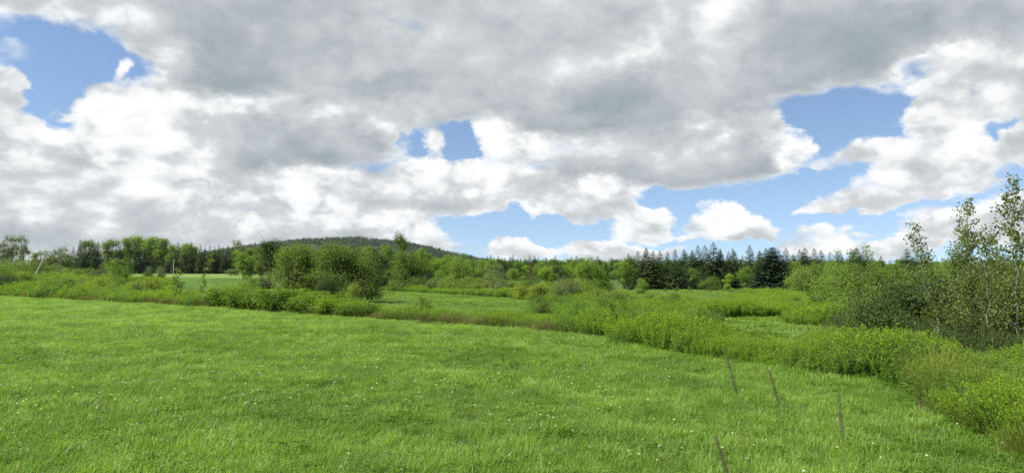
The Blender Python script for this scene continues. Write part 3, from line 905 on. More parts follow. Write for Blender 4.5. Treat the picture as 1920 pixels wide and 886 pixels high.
lawn = [Proto('tuft', lawn_tuft(64, .17, .09 + .018 * k, .0036, .9), .1) for k in range(4)]
lawn += [Proto('tuft', grass_clump(16, .16, .16, .0040, 'dry', 4, .7), .1), Proto('tuft', lawn_tuft(34, .15, .17, .0040, 1.0), .1), Proto('tuft', clover_tuft(), .1), Proto('tuft', clover_tuft(30, .13), .1)]


def build_lawn():
    P, S, I = [], [], []
    for dens, d0, d1, sc_ in ((75, 5.0, 11, .95), (48, 11, 20, 1.15), (24, 20, 36, 1.5), (11, 36, 62, 2.0), (6, 62, 90, 2.6)):
        x0, x1 = -170, 2090
        area = (x1 - x0) / FPX * (d1 ** 2 - d0 ** 2) / 2
        x, d = fan(int(dens * area), x0, x1, d0, d1)
        k = d < edge_d(x) + .25
        x, d = x[k], d[k]; n = len(x)
        p = on_ground(x, d, -.012)
        # taller and shorter patches
        pn = 1.6 * (vnoise(p[:, 0], p[:, 1], .55, 11) + vnoise(p[:, 0], p[:, 1], 1.7, 12) - 1)
        s = sc_ * (.72 + .35 * rng.random(n) + .22 * pn)
        sx = np.stack([s * 1.05, s * 1.05, s / sc_ ** .72], -1)
        i = rng.integers(0, 4, n)
        i = np.where(rng.random(n) < .035, 4, i); i = np.where(rng.random(n) < .07 + .06 * (pn > .5), 5, i)
        cl = (rng.random(n) < .16 + .22 * (vnoise(p[:, 0], p[:, 1], 1.8, 13) > .58)) & (d < 24)
        i = np.where(cl, 6 + rng.integers(0, 2, n), i)
        P.append(p); S.append(sx); I.append(i)
    return scatter('field_grass', 'short bright green grass and clover leaves covering the near field', 'grass', np.concatenate(P), np.concatenate(S), np.concatenate(I), lawn, .12)


build_lawn()

flower = Proto('clover_flower', clover_flower_mesh(), .14)


def build_flowers():
    X, D = [], []
    while len(X) < 1400:                                            # flowers grow in drifts
        cx, cd = fan(1, -60, 1990, 5.6, 46, 1.25); cx, cd = float(cx[0]), float(cd[0])
        if cd > edge_d(cx) - .6: continue
        m = int(1 + 22 * random.random() ** 3)
        for _ in range(m):
            x = cx + random.gauss(0, 900 / cd); d = cd + random.gauss(0, .5 + .03 * cd)
            if 5.2 < d < edge_d(x) - .3: X.append(x); D.append(d)
    X, D = np.array(X), np.array(D); o = np.argsort(D); X, D = X[o], D[o]
    P = on_ground(X, D, -.01)
    near = np.where((X > 0) & (X < 1920) & (D > 6.15))[0][:110]
    for k in near:
        s = .55 + .40 * random.random()
        r = flower.put(tuple(P[k]), (s, s, s), None, (random.gauss(0, .12), random.gauss(0, .12)))
        tag(r, 'small white clover flower in the grass nearest the viewer', 'flower', 'white clover flowers in the near grass')
    rest = np.setdiff1d(np.arange(len(X)), near)
    s = (.50 + .45 * rng.random(len(rest))) * (1 + .006 * D[rest])
    scatter('clover_flowers', 'white clover flowers dotted over the farther grass of the field', 'flowers', P[rest], s, np.zeros(len(rest)), [flower], .12)


build_flowers()

sedge = [Proto('grass_tuft', grass_clump(80, .24, .22, .006, 'herb', 0, .8), .24) for _ in range(2)]
for k, (x, d) in enumerate([(490, 27), (580, 21.5), (757, 20.5), (1092, 13.6), (300, 19), (640, 15.5), (880, 12.5), (210, 13), (430, 11.2), (1010, 10.4), (760, 9.3), (150, 9), (560, 8.4), (1215, 9.2), (1320, 10.6), (330, 30), (1180, 11.8), (960, 16.5), (60, 16), (700, 24)]):
    plant(sedge[k % 2], x, d, 'darker grass tuft standing a little above the field', 'grass tuft', 'darker tufts in the near field', H=.17 + .08 * random.random(), wide=1.3, tilt=(random.gauss(0, .08), 0))

# grass of the fields beyond the weeds
meadow = [Proto('tuft', grass_clump(26, .26, .30, .020, 'far_grass', 0, .7), .2) for _ in range(3)]


def build_far_fields():
    P, S = [], []
    for x0, x1, d0, d1, dens in ((560, 1100, lambda x: back_d(x) - 2, lambda x: np.interp(x, [560, 690, 900, 1070, 1100], [120, 112, 74, 50, 46]), 6),
                                 (1180, 1620, 18, 46, 7), (1150, 1480, 46, 114, 2.4), (150, 560, 62, 174, 1.5), (560, 760, 110, 174, .5)):
        area = (x1 - x0) / FPX * 90 ** 2 / 2
        x, d = fan(int(dens * area), x0, x1, d0, d1)
        P.append(on_ground(x, d, -.02)); S.append((.75 + .5 * rng.random(len(x))) * (1 + d / 130))
    P = np.concatenate(P); S = np.concatenate(S)
    scatter('far_field_grass', 'mown green grass of the fields beyond the weeds', 'grass', P, np.stack([S * 1.0, S * 1.0, S * .30], -1), rng.integers(0, 3, len(S)), meadow)


build_far_fields()

# ================================================================== weed belt along the field
gold = [Proto('goldenrod_clump', herb_clump(36, .9, .36, 26, .090, .017), .9) for _ in range(4)]
gold_thin = [Proto('goldenrod_clump', herb_clump(16, .9, .30, 24, .090, .017, flop=.16), .9) for _ in range(2)]
herbs = [Proto('weed_clump', herb_clump(26, .8, .36, 20, .13, .040, False, 'herb', .25, .12), .8) for _ in range(3)]
tall = [Proto('tall_grass_clump', grass_clump(110, .75, .26, .0075, 'tallgrass', 16, .42), .75) for _ in range(3)]
dry = [Proto('dry_grass_clump', grass_clump(90, .60, .26, .0070, 'dry', 30, .35), .60) for _ in range(3)]
shade = [Proto('weed_clump', herb_clump(22, .8, .36, 18, .12, .045, False, 'leaf_dark', .25, .12), .8) for _ in range(2)]  # dark leaf colour stands in for the shade under the aspens
weeds = gold + gold_thin + herbs + tall


def build_weeds():
    x, d = fan(15000, -260, 2260, lambda x: edge_d(x) + .05, back_d, 1.3)
    depth = d - edge_d(x)
    p = on_ground(x, d, -.02)
    n = len(x)
    brk = sstep(400, 470, x) * (1 - sstep(660, 720, x)) * (1 - sstep(2.2, 3.2, depth))      # here brambles stand in front
    u = rng.random(n)
    v1, v2, v3 = vnoise(p[:, 0], p[:, 1], 3.2, 1), vnoise(p[:, 0], p[:, 1], 1.3, 2), vnoise(p[:, 0], p[:, 1], 2.4, 3)
    kind = np.where(v1 > .56, 1, 0)                                 # 0 goldenrod 1 leafy herbs 2 tall grass
    kind = np.where(rng.random(n) < .15, 1 - kind, kind)
    rightgrass = .45 * sstep(1720, 1800, x) * (1 - sstep(.9, 1.8, depth))
    kind = np.where((u < .08 + .75 * rightgrass) | (v3 > .90), 2, kind)
    i = np.where(kind == 0, rng.integers(0, 6, n), np.where(kind == 1, 6 + rng.integers(0, 3, n), 9 + rng.integers(0, 3, n)))
    front = sstep(-.2, .15 + 1.1 * v1, depth)
    h = weed_h(x) * (.30 + .34 * rng.random(n) + .85 * v2 ** 1.5 * (.5 + .8 * v3)) * (.50 + .50 * front) * np.where(kind == 2, .95, 1)
    bare = (x > 690) & (x < 1060) & (depth > 2)                     # lower growth towards the second field
    h = np.where(bare, h * .60, h)
    h = np.where((x > 1320) & (x < 1520) & (depth > 2.5), h * .62, h)
    h = np.where((x > 1080) & (x < 1300), h * (1 - .35 * sstep(8, 20, depth)), h)
    keep = (brk < .5) & (depth > .75 * (vnoise(p[:, 0], p[:, 1], .8, 14) - .35))
    keep &= rng.random(n) < np.where(d > 45, .6, 1) * (.45 + .8 * v2)
    big = np.where(d > 45, 1.7, np.where(d > 28, 1.35, 1.05))
    S = np.stack([h / .9 * big * (.9 + .3 * rng.random(n))] * 2 + [h / .9], -1)
    scatter('tall_weeds', 'yellow-green belt of goldenrod and other tall weeds edging the near field', 'weeds', p[keep], S[keep], i[keep], weeds, .16)
    # dry fringe at the foot of the belt
    x, d = fan(3600, -200, 1700, lambda x: edge_d(x) - .10, lambda x: edge_d(x) + .35 + .012 * edge_d(x), 1.0)
    dens = (.14 + .80 * np.exp(-((x - 330) / 150) ** 2) + .28 * np.exp(-((x - 1000) / 110) ** 2) + .3 * np.exp(-((x - 760) / 90) ** 2)) * np.clip(d / 28, 0, 1) ** 2 * (1 - sstep(1060, 1140, x))
    q = on_ground(x, d, -.01)
    k = rng.random(len(x)) < dens * (.3 + .9 * vnoise(q[:, 0], q[:, 1], .9, 5)); x, d = x[k], d[k]
    s = (.45 + .35 * rng.random(len(x))) * np.where(d > 32, 1.2, 1)
    scatter('dry_grass', 'brownish dry grass fringe at the foot of the weeds', 'grass', on_ground(x, d, -.01), s, rng.integers(0, 3, len(x)), dry)
    x, d = fan(620, 1730, 2200, lambda x: edge_d(x) - .25, lambda x: edge_d(x) + 1.7, 1.0)
    dep = d - edge_d(x)
    v = vnoise((x - 960) / FPX * d, d, .6, 6)
    s = (.40 + .35 * rng.random(len(x)) + .30 * v) * (.55 + .45 * sstep(-.25, .8, dep))
    k = rng.random(len(x)) < (.25 + .9 * v); x, d, s = x[k], d[k], s[k]
    scatter('tall_grass', 'olive and straw coloured tall grass at the corner of the field', 'grass', on_ground(x, d, -.01), s, np.where(rng.random(len(x)) < .9, rng.integers(0, 3, len(x)), 3 + rng.integers(0, 3, len(x))), tall + dry, .25)
    # weeds under the thicket, its shade put into their dark leaf colour
    x, d = fan(1800, 1560, 2200, lambda x: back_d(x) - 1, 34, 1.4)
    s = .45 + .5 * rng.random(len(x))
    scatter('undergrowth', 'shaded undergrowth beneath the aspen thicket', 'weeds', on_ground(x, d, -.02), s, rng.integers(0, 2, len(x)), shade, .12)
    # second belt, beyond the second field, and the slope up to the right
    P, S, I = [], [], []
    far = (
        (2600, 640, 1120, lambda x: np.interp(x, [640, 690, 800, 900, 1000, 1070, 1120], [116, 110, 88, 71, 57, 47, 43]), lambda x: np.interp(x, [640, 690, 800, 900, 1000, 1070, 1120], [132, 128, 106, 86, 74, 64, 62]), 1.0),
        (2000, 1080, 1290, 36, 56, .60), (1300, 1290, 1500, 31, 40, .75), (300, 1480, 1580, 26, 40, .8), (500, 1390, 1560, 70, 98, .9),
        (1400, -200, 330, lambda x: back_d(x) - 4, lambda x: back_d(x) + 26, 1.2), (500, 460, 640, 55, 78, 1.0), (500, 1380, 1500, 40, 60, .8),
    )
    for n, x0, x1, d0, d1, hh in far:
        x, d = fan(n, x0, x1, d0, d1, 1.4)
        p = on_ground(x, d, -.02)
        patch = vnoise(p[:, 0], p[:, 1], 6, 9) * 2 - 1; v2 = vnoise(p[:, 0], p[:, 1], 2.5, 10)
        h = hh * (.35 + .35 * rng.random(n) + .65 * v2 ** 1.5)
        P.append(p); S.append(np.stack([h * 1.9, h * 1.9, h * 1.1], -1)); I.append(np.where(rng.random(n) < .45 + .3 * patch, rng.integers(0, 4, n), 6 + rng.integers(0, 3, n)))
    scatter('far_weeds', 'rough green weeds and low scrub bordering the farther fields', 'weeds', np.concatenate(P), np.concatenate(S), np.concatenate(I), weeds, .08)


build_weeds()

G = 'goldenrod clumps at the field edge'
plant(gold[0], 1160, 17.9, 'dense rounded goldenrod clump, the first of the big ones where the belt nears', 'weed clump', G, top=592, wide=1.25)
plant(gold[1], 1228, 16.7, 'dense dark-footed goldenrod clump standing proud at the bend of the field edge', 'weed clump', G, top=594, wide=1.3)
plant(gold[2], 1290, 15.8, 'pale green goldenrod clump just right of the dark-footed one', 'weed clump', G, top=600, wide=1.2)
plant(gold[3], 1560, 13.4, 'tallest bright goldenrod clump before the aspen thicket', 'weed clump', G, top=612, wide=1.1)
plant(gold[0], 1648, 12.6, 'tall feathery goldenrod clump in front of the dark round bush', 'weed clump', G, top=622, wide=1.0)
plant(gold[2], 1745, 11.5, 'yellow-topped goldenrod clump below the pale-stemmed aspens', 'weed clump', G, top=640, wide=1.1)
xs = [705, 735, 770, 805, 842, 880, 905, 945, 985, 1020, 1052, 1085, 1120, 1192, 1260, 1325, 1352, 1380, 1412, 1440, 1472, 1502, 1530, 1588, 1615, 1680, 1710, 1775, 1800, 1832, 1862, 1890, 1912]
for k, x in enumerate(xs):
    d = float(edge_d(x)) + .35 + .5 * random.random() + (1.0 if x > 1690 else 0)
    plant(gold[k % 4] if k % 5 else gold_thin[k % 2], x, d, nth(k) + ' leafy goldenrod clump along the front of the weed belt, counted from the brambles', 'weed clump', 'front row of goldenrod', H=float(weed_h(x)) * (.85 + .3 * random.random()), wide=1 + .3 * random.random())

# brambles along the middle of the belt
brambles = [Proto('bramble_bush', bramble(1.0, 2.2, 5200, .075), 1.0) for _ in range(3)]
for k, x in enumerate(np.arange(418, 700, 17.0)):
    d = float(edge_d(x)) + .75 + .5 * random.random()
    plant(brambles[k % 3], x, d, nth(k) + ' low bramble bush in the clipped-looking row along the field, from its left end', 'bramble bush', 'brambles edging the field', H=float(np.interp(x, [418, 500, 600, 700], [.95, .95, .86, .52])) * (.72 + .42 * random.random()), wide=1.25 + .25 * random.random())
for k, x in enumerate(np.arange(430, 690, 26.0)):
    d = float(edge_d(x)) + 2.4 + .6 * random.random()
    plant(brambles[(k + 1) % 3], x, d, nth(k) + ' bramble bush in the second row behind the front ones, from its left end', 'bramble bush', 'brambles edging the field', H=float(np.interp(x, [418, 500, 600, 700], [.98, .95, .84, .50])) * (.75 + .4 * random.random()), wide=1.3)

# ================================================================== trees
bush_dense = [Proto('round_bush', broad_tree(4.6, 5.0, .0, 24, 330, 80, .125, .11, 4, 'leaf_mid', 'bark', .075, limbs=36), 4.6),
              Proto('round_bush', broad_tree(4.4, 5.4, .0, 24, 330, 80, .125, .11, 4, 'leaf_mid', 'bark', .070, limbs=36), 4.4)]
tree_mid = [Proto('broadleaf_tree', broad_tree(5.6, 6.6, .01, 22, 280, 60, .17, .16, 1, 'leaf_mid', 'bark', .070, limbs=30), 5.6),
            Proto('broadleaf_tree', broad_tree(5.6, 7.0, .02, 19, 260, 60, .17, .16, 1, 'leaf_light', 'bark', .068, limbs=34), 5.6)]
tree_light = [Proto('broadleaf_tree', broad_tree(10, 6.0, .16, 15, 150, 32, .36, .16, 1, 'leaf_light', 'bark_pale', .085, top=.45), 10),
              Proto('broadleaf_tree', broad_tree(10, 7.0, .14, 18, 170, 32, .36, .16, 1, 'leaf_light', 'bark_pale', .080, top=.5), 10),
              Proto('broadleaf_tree', broad_tree(10, 6.4, .10, 16, 160, 32, .36, .16, 1, 'leaf_mid', 'bark', .085, top=.5), 10)]
tree_bright = [Proto('broadleaf_tree', broad_tree(7, 5.0, .0, 14, 140, 32, .30, .12, 1, 'leaf_bright', 'bark', .085), 7)]
tree_dark = [Proto('broadleaf_tree', broad_tree(8, 4.4, .0, 16, 190, 50, .20, .13, 1, 'leaf_dark', 'bark', .090, top=.4), 8)]
tree_open = [Proto('open_crowned_tree', broad_tree(8, 5.0, .38, 13, 70, 34, .20, .11, 1, 'leaf_grey', 'bark', .060, limbs=34), 8),
             Proto('open_crowned_tree', broad_tree(8, 3.6, .30, 12, 70, 30, .20, .10, 1, 'leaf_grey', 'bark', .070, limbs=34), 8)]
shrub_light = [Proto('shrub', broad_tree(2.2, 2.8, .03, 12, 110, 46, .10, .04, 4, 'leaf_light', 'bark', .085), 2.2) for _ in range(2)]
shrub_mid = [Proto('shrub', broad_tree(2.2, 3.0, .03, 12, 120, 50, .10, .04, 4, 'leaf_mid', 'bark', .085), 2.2) for _ in range(2)]
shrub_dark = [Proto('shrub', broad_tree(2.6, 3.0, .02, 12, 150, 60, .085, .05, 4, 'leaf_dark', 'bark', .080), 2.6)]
shrub_grey = [Proto('shrub', broad_tree(2.4, 3.2, .03, 13, 120, 50, .10, .04, 4, 'leaf_grey', 'bark', .085), 2.4) for _ in range(2)]
shrub_rust = [Proto('shrub', broad_tree(1.4, 2.2, .02, 11, 100, 46, .085, .03, 4, 'leaf_rust', 'bark', .090), 1.4) for _ in range(2)]
spr = [Proto('spruce_tree', spruce(9, 3.6 + .5 * k, 34, 9, 7, 'needle'), 9) for k in range(3)]
spr_narrow = [Proto('spruce_tree', spruce(10, 2.8, 34, 8, 5, 'needle', .06, .75, .25), 10), Proto('spruce_tree', spruce(10, 2.2, 36, 7, 5, 'needle', .05, .7, .3), 10)]
spr_soft = [Proto('larch_tree', spruce(9, 3.8, 36, 9, 7, 'needle_soft', .06, .75, .32, droop=.15), 9)]
spr_big = Proto('spruce_tree', spruce(7, 5.6, 34, 15, 14, 'needle_blue', .03, .66, .18, 1.05, .22), 7)
spr_dead = Proto('dying_conifer', spruce(8, 3.2, 30, 7, 5, 'dead', .12, .7, .35, .8, .4, .25), 8)

# --- centre clump and its neighbours
plant(bush_dense[0], 560, 53, 'large round green bush, left one of the pair at the field edge', 'bush', top=459, wide=1.02, rz=2.9)
plant(bush_dense[1], 644, 51.5, 'large round green bush, right one of the pair at the field edge', 'bush', top=457, wide=1.06, rz=2.0)
plant(shrub_dark[0], 610, 47, 'shaded lower bush filling the gap between the two large round bushes', 'bush', H=1.9, wide=.9, rz=4.2)  # dark leaf colour stands in for the shade between the two crowns
tree_twiggy = Proto('broadleaf_tree', broad_tree(8, 4.4, .0, 16, 190, 50, .20, .13, 1, 'leaf_dark', 'bark', .090, top=.35, twigs=16), 8)
plant(bush_dense[1], 606, 62, 'bush crown closing the gap behind the pair of large round bushes', 'bush', top=478, wide=.9, rz=5.1)
plant(tree_twiggy, 505, 63, 'tall dark tree with bare twigs at the top, left of the large round bushes', 'tree', top=452, wide=.88, rz=1.0)
plant(shrub_light[0], 468, 66, 'small light shrub at the foot of the tall dark tree', 'shrub', H=2.0, wide=.9)
plant(shrub_rust[0], 662, 46, 'yellow-speckled shrub at the foot of the large round bush', 'shrub', H=1.5, wide=.62)
plant(tree_dark[0], 706, 84, 'dark leafy tree tucked behind the large round bushes', 'tree', top=468, wide=1.0, rz=3)
plant(tree_mid[0], 764, 98, 'rounded green tree across the second field, beside the large bushes', 'tree', top=472, wide=.98, rz=.3)
plant(tree_light[2], 752, 128, 'tall thin tree whose leafy top rises above the hill line', 'tree', top=438, wide=.42, rz=.8)
plant(tree_light[1], 728, 118, 'pale leafy tree behind the rounded green one', 'tree', top=460, wide=.75)
plant(tree_light[0], 790, 120, 'light green tree behind the rounded green one, to its right', 'tree', top=466, wide=.7)
plant(tree_mid[1], 860, 99, 'wide spreading light green tree beyond the second field', 'tree', top=477, wide=1.0, rz=1.4)
plant(shrub_grey[0], 922, 92, 'grey-green shrub on the right flank of the wide spreading tree', 'shrub', top=494, wide=.9)
plant(shrub_light[1], 822, 104, 'light shrub on the left flank of the wide spreading tree', 'shrub', top=505, wide=.9)
plant(tree_light[1], 962, 118, 'slim light green tree in the gap right of the grey-green shrub', 'tree', top=503, wide=.8)
plant(tree_bright[0], 1025, 125, 'bright green tree between the dying conifer and the small spruce', 'tree', top=500, wide=1.2)
plant(tree_bright[0], 1062, 160, 'bright green crown peeping over the small spruce', 'tree', top=496, wide=.9)
plant(spr[1], 1054, 118, 'small dark spruce standing alone by the scrub', 'tree', top=494, wide=1.05)
plant(tree_mid[1], 1113, 86, 'broad dome-shaped green tree with a dark hollow under its crown', 'tree', top=484, wide=.92, rz=2.6)
plant(spr_dead, 995, 150, 'reddish-brown dying conifer among the far trees', 'tree', top=484, wide=1.0)
plant(shrub_light[0], 1203, 86, 'round light green shrub in front of the dark spruces', 'shrub', top=521, wide=.8)

for k, (x, top) in enumerate([(800, 474), (818, 484), (836, 478), (880, 486), (905, 489), (925, 486), (940, 493), (972, 490), (985, 497), (1010, 492), (1040, 496), (1075, 490), (1090, 495), (1135, 490), (1158, 493), (1172, 486)]):
    pr = (tree_light + tree_bright + spr_soft + tree_light[:2])[(k * 3) % 7]
    plant(pr, x, 140 + 60 * random.random(), nth(k) + ' tree from the left in the mixed row closing the second field', 'tree', 'mixed trees behind the second field', top=top, wide=1.0)
for k, (x, top) in enumerate([(66, 474), (95, 478), (126, 476), (10, 466), (30, 472)]):
    plant((tree_light + tree_open)[k], x, 190 + 30 * random.random(), nth(k) + ' pale leafy tree in the gap left of the first dark spruces', 'tree', 'trees behind the left bank', top=top, wide=.9)
for k, (x, top) in enumerate([(455, 474), (472, 480), (490, 476), (462, 486), (535, 470), (690, 472), (720, 476)]):
    plant((tree_light + tree_bright)[k % 4], x, 130 + 50 * random.random(), nth(k) + ' leafy tree behind the large round bushes, from the left', 'tree', 'trees behind the large bushes', top=top, wide=.9)

# --- scrub with turning leaves in the middle distance
for k, (x, d, top) in enumerate([(985, 58, 533), (1012, 55, 531), (1040, 62, 534), (1068, 52, 538), (1092, 56, 535), (1122, 50, 541), (1152, 56, 543), (1180, 50, 547), (1215, 52, 549), (1240, 46, 552), (1262, 49, 551), (1285, 45, 555), (1302, 50, 556)]):
    plant(shrub_rust[k % 2], x, d, nth(k) + ' low scrub bush with yellow and orange leaves past the second field, from the left', 'shrub', 'turning scrub bushes', top=top, wide=1.05)
for k, (x, d, top) in enumerate([(1085, 33, 563), (1110, 31, 568), (1320, 26, 577), (1345, 27, 576), (1240, 30, 577), (1165, 34, 569), (790, 34, 556), (805, 33, 559), (1028, 31, 574)]):
    plant(shrub_light[k % 2] if k % 3 else shrub_mid[0], x, d, nth(k) + ' small leafy shrub poking out of the weed belt', 'shrub', 'small shrubs in the weed belt', top=top, wide=.62)
shoot = Proto('sapling', slender_tree(2.0, 26, .075, .15, .45, 'leaf_mid', 'bark', per=20, trunk=.014), 2.0)
plant(shoot, 330, 50, 'small upright leafy sapling rising from the left weeds', 'sapling', top=503, wide=1.3)
plant(shoot, 381, 46, 'thin dark shoot above the left weeds, right of the sapling', 'sapling', top=512, wide=.8)

for k in range(26):
    x = 690 + 420 * (k + random.random()) / 26
    d = float(np.interp(x, [640, 690, 800, 900, 1000, 1070, 1120], [118, 112, 90, 73, 59, 49, 45])) + 8 * random.random()
    plant((shrub_light + shrub_mid + shrub_rust + shrub_grey)[k % 8], x, d, nth(k) + ' low bush from the left in the overgrown strip beyond the second field', 'bush', 'low bushes along the second field', H=1.0 + 1.1 * random.random(), wide=1.0)
for k in range(30):
    x = -30 + 330 * (k + random.random()) / 30
    d = float(edge_d(x)) + 5 + 26 * random.random()
    plant((shrub_light + shrub_mid + shrub_light + shrub_grey + shrub_rust)[k % 10], x, d, nth(k) + ' leafy shrub from the picture edge among the weeds of the left bank', 'shrub', 'shrubs among the left weeds', H=1.2 + 1.1 * random.random(), wide=1.0)
for k in range(34):
    x = 1000 + 330 * random.random(); d = float(edge_d(x)) + 2.5 + (20 if x < 1290 else 7) * random.random()
    plant(herbs[k % 3] if k % 3 else shrub_mid[k % 2], x, d, 'dark leafy weed clump rising above the goldenrod in the wide part of the belt', 'weed clump', 'leafy weed clumps in the belt', H=.75 + .4 * random.random(), wide=1.3 if k % 3 else .8)

# --- right: spruce wood
SG = 'dark spruces of the wood on the right'
row = [(1183, 476, 1), (1196, 471, 0), (1211, 468, 1), (1224, 473, 0), (1236, 480, 2), (1252, 474, 1), (1266, 467, 0), (1283, 466, 2), (1297, 472, 1), (1309, 463, 0), (1322, 457, 1), (1338, 458, 2), (1351, 470, 1),
       (1364, 482, 0), (1377, 466, 2), (1392, 474, 1), (1406, 462, 0), (1424, 474, 1), (1436, 466, 2), (1474, 463, 1), (1487, 472, 0), (1499, 467, 1), (1512, 476, 2), (1527, 469, 0), (1540, 472, 1), (1556, 476, 0), (1577, 474, 1), (1600, 470, 0), (1625, 476, 2), (1652, 480, 1), (1690, 484, 0)]
for k, (x, top, v) in enumerate(row):
    d = 116 + 12 * random.random() + (14 if x > 1460 else 0)
    pr = spr_soft[0] if k in (3, 8, 14, 17, 20, 24, 27) else spr[v]
    plant(pr, x, d, nth(k) + ' dark spruce from the left in the front row of the wood on the right', 'tree', SG, top=top - 3 + 9 * random.random() ** 2, wide=1.15 + .5 * random.random())
for k in range(34):
    x = 1150 + 590 * random.random(); d = 138 + 40 * random.random()
    plant(spr[k % 3] if k % 3 else spr_narrow[k % 2], x, d, 'spruce half hidden behind the front row of the dark spruce wood', 'tree', 'spruces deeper in the wood on the right', top=464 + 22 * random.random(), wide=1.2 + .6 * random.random())
for k, (x, d, top, pr) in enumerate([(1176, 112, 492, tree_light[1]), (1232, 118, 496, tree_light[0]), (1300, 116, 503, tree_light[2]), (1395, 112, 500, tree_light[1]), (1492, 118, 490, tree_light[0]), (1530, 112, 495, tree_light[2]), (1560, 110, 492, tree_light[1]), (1600, 108, 494, tree_light[2]), (1640, 106, 492, tree_light[0])]):
    plant(pr, x, d, nth(k) + ' leafy tree from the left mixed in before the dark spruces', 'tree', 'leafy trees before the spruces', top=top, wide=.95)
plant(spr_big, 1449, 84, 'broad blue-black spruce standing alone before the dark spruce wood', 'tree', top=463, wide=1.2)
plant(shrub_mid[1], 1335, 108, 'dark rounded bush at the foot of the spruces', 'bush', top=517, wide=1.2)
plant(tree_bright[0], 1366, 100, 'bright green small tree between the spruces and the field', 'tree', top=513, wide=.9)
for k, (x, d, top) in enumerate([(1268, 104, 537), (1332, 98, 541), (1371, 92, 542), (1246, 100, 540), (1292, 108, 536)]):
    plant(shrub_grey[k % 2], x, d, 'low round grey-green bush at the edge of the third field', 'bush', 'low bushes at the edge of the third field', top=top, wide=.9)
for k, (x, d, top) in enumerate([(1392, 62, 551), (1415, 58, 549), (1440, 56, 553), (1462, 54, 551), (1410, 46, 562), (1452, 44, 566), (1495, 44, 560)]):
    plant((shrub_dark + shrub_light + shrub_mid)[k % 5], x, d, nth(k) + ' leafy bush in the group in front of the broad blue-black spruce', 'bush', 'bushes before the broad spruce', top=top, wide=.95)

# --- right: thicket and aspens
for k, (x, d, top) in enumerate([(1500, 68, 498), (1522, 62, 493), (1545, 66, 501), (1568, 58, 491), (1598, 60, 493), (1630, 56, 496), (1662, 60, 499), (1690, 52, 493), (1725, 50, 498), (1760, 48, 493), (1800, 46, 491), (1840, 46, 493), (1885, 44, 488), (1920, 42, 493)]):
    plant((shrub_grey[:1] + shrub_light + shrub_mid + shrub_dark)[(k * 2 + 1) % 6], x, d, nth(k) + ' willow bush from the broad spruce in the dense thicket behind the aspens', 'bush', 'thicket behind the aspens', top=top, wide=.85)
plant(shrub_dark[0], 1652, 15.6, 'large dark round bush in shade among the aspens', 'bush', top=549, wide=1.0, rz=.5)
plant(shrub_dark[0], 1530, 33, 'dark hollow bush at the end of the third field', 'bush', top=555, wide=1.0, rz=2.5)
plant(shrub_light[0], 1487, 36, 'pale leafy bush at the right end of the third field', 'bush', top=552, wide=.85)
plant(shrub_rust[1], 1560, 24, 'yellow-orange leaved shrub beside the thin sapling', 'shrub', top=588, wide=.8)
plant(shrub_mid[1], 1612, 26, 'tall green bush behind the thin sapling', 'bush', top=512, wide=.85)
plant(shrub_mid[0], 1690, 25, 'tall green bush right of the thin sapling, before the thicket', 'bush', top=505, wide=.85)
plant(shrub_light[1], 1545, 36, 'pale green bush left of the thin sapling', 'bush', top=515, wide=.85)
plant(shrub_mid[0], 1705, 21, 'leafy bush filling the space behind the leftmost aspen', 'bush', top=545, wide=.9)
for k, (x, d, top) in enumerate([(1760, 24, 528), (1800, 21, 540), (1850, 20, 520), (1890, 18, 530), (1935, 17, 515), (1980, 17, 520), (1830, 27, 510), (1905, 26, 505), (1730, 30, 520), (1780, 34, 515)]):  # dark-leaved ones paint in the shade at the foot of the aspens
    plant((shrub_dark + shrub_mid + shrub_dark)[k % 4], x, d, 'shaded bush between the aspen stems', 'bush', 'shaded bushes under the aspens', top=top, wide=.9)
for k in range(22):  # lower bushes, again with the aspens' shade in the dark leaves
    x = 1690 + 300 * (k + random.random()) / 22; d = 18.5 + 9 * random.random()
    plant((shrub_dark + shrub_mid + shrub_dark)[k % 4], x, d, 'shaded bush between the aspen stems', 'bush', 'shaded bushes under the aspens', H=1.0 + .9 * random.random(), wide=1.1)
asp = [Proto('aspen_sapling', slender_tree(4.2, 46, .062, .12, .62, per=42), 4.2), Proto('aspen_sapling', slender_tree(4.2, 46, .062, .10, .70, per=42, stems=2, lean=(-.05, .02)), 4.2),
       Proto('aspen_sapling', slender_tree(4.2, 38, .062, .16, .52, per=38, lean=(-.06, 0)), 4.2)]
thin = Proto('thin_sapling', slender_tree(3.2, 34, .05, .12, .42, 'leaf_light' and 'leaf_light', 'bark', per=30, trunk=.018), 3.2)
A = 'aspens at the right end of the weed belt'
plant(asp[2], 1762, 15.6, 'slim aspen with a leaning pale stem, leftmost of the aspens', 'tree', A, top=416, rz=.2, wide=1.1)
plant(asp[1], 1820, 17.8, 'bushy aspen with two stems, second from the picture edge', 'tree', A, top=377, rz=1.2, wide=1.1)
plant(asp[0], 1850, 16.4, 'aspen with a straight pale stem in front of the bushy one', 'tree', A, top=425, rz=2.6, wide=1.2)
plant(asp[0], 1902, 15.4, 'tallest aspen, its top the highest at the picture edge', 'tree', A, top=333, rz=4.0, wide=1.0)
plant(asp[1], 1790, 21, 'shorter aspen half hidden behind the bushy one', 'tree', A, top=432, rz=3.3, wide=1.2)
plant(asp[2], 1945, 14.6, 'aspen cut by the right border of the picture', 'tree', A, top=372, rz=5.0, wide=1.2)
plant(asp[1], 1880, 21, 'aspen behind the tallest one', 'tree', A, top=440, rz=.3, wide=1.3)
plant(asp[0], 1735, 24, 'small aspen at the left end of the aspen stand, farther back', 'tree', A, top=470, rz=.3, wide=1.2)
plant(thin, 1583, 17, 'thin sapling with a straight dark stem and sparse leaves', 'tree', top=470, wide=1.15, rz=1)
plant(thin, 1642, 24, 'tall thin shoot topping the thicket left of the aspens', 'tree', top=458, wide=1.0, rz=3)
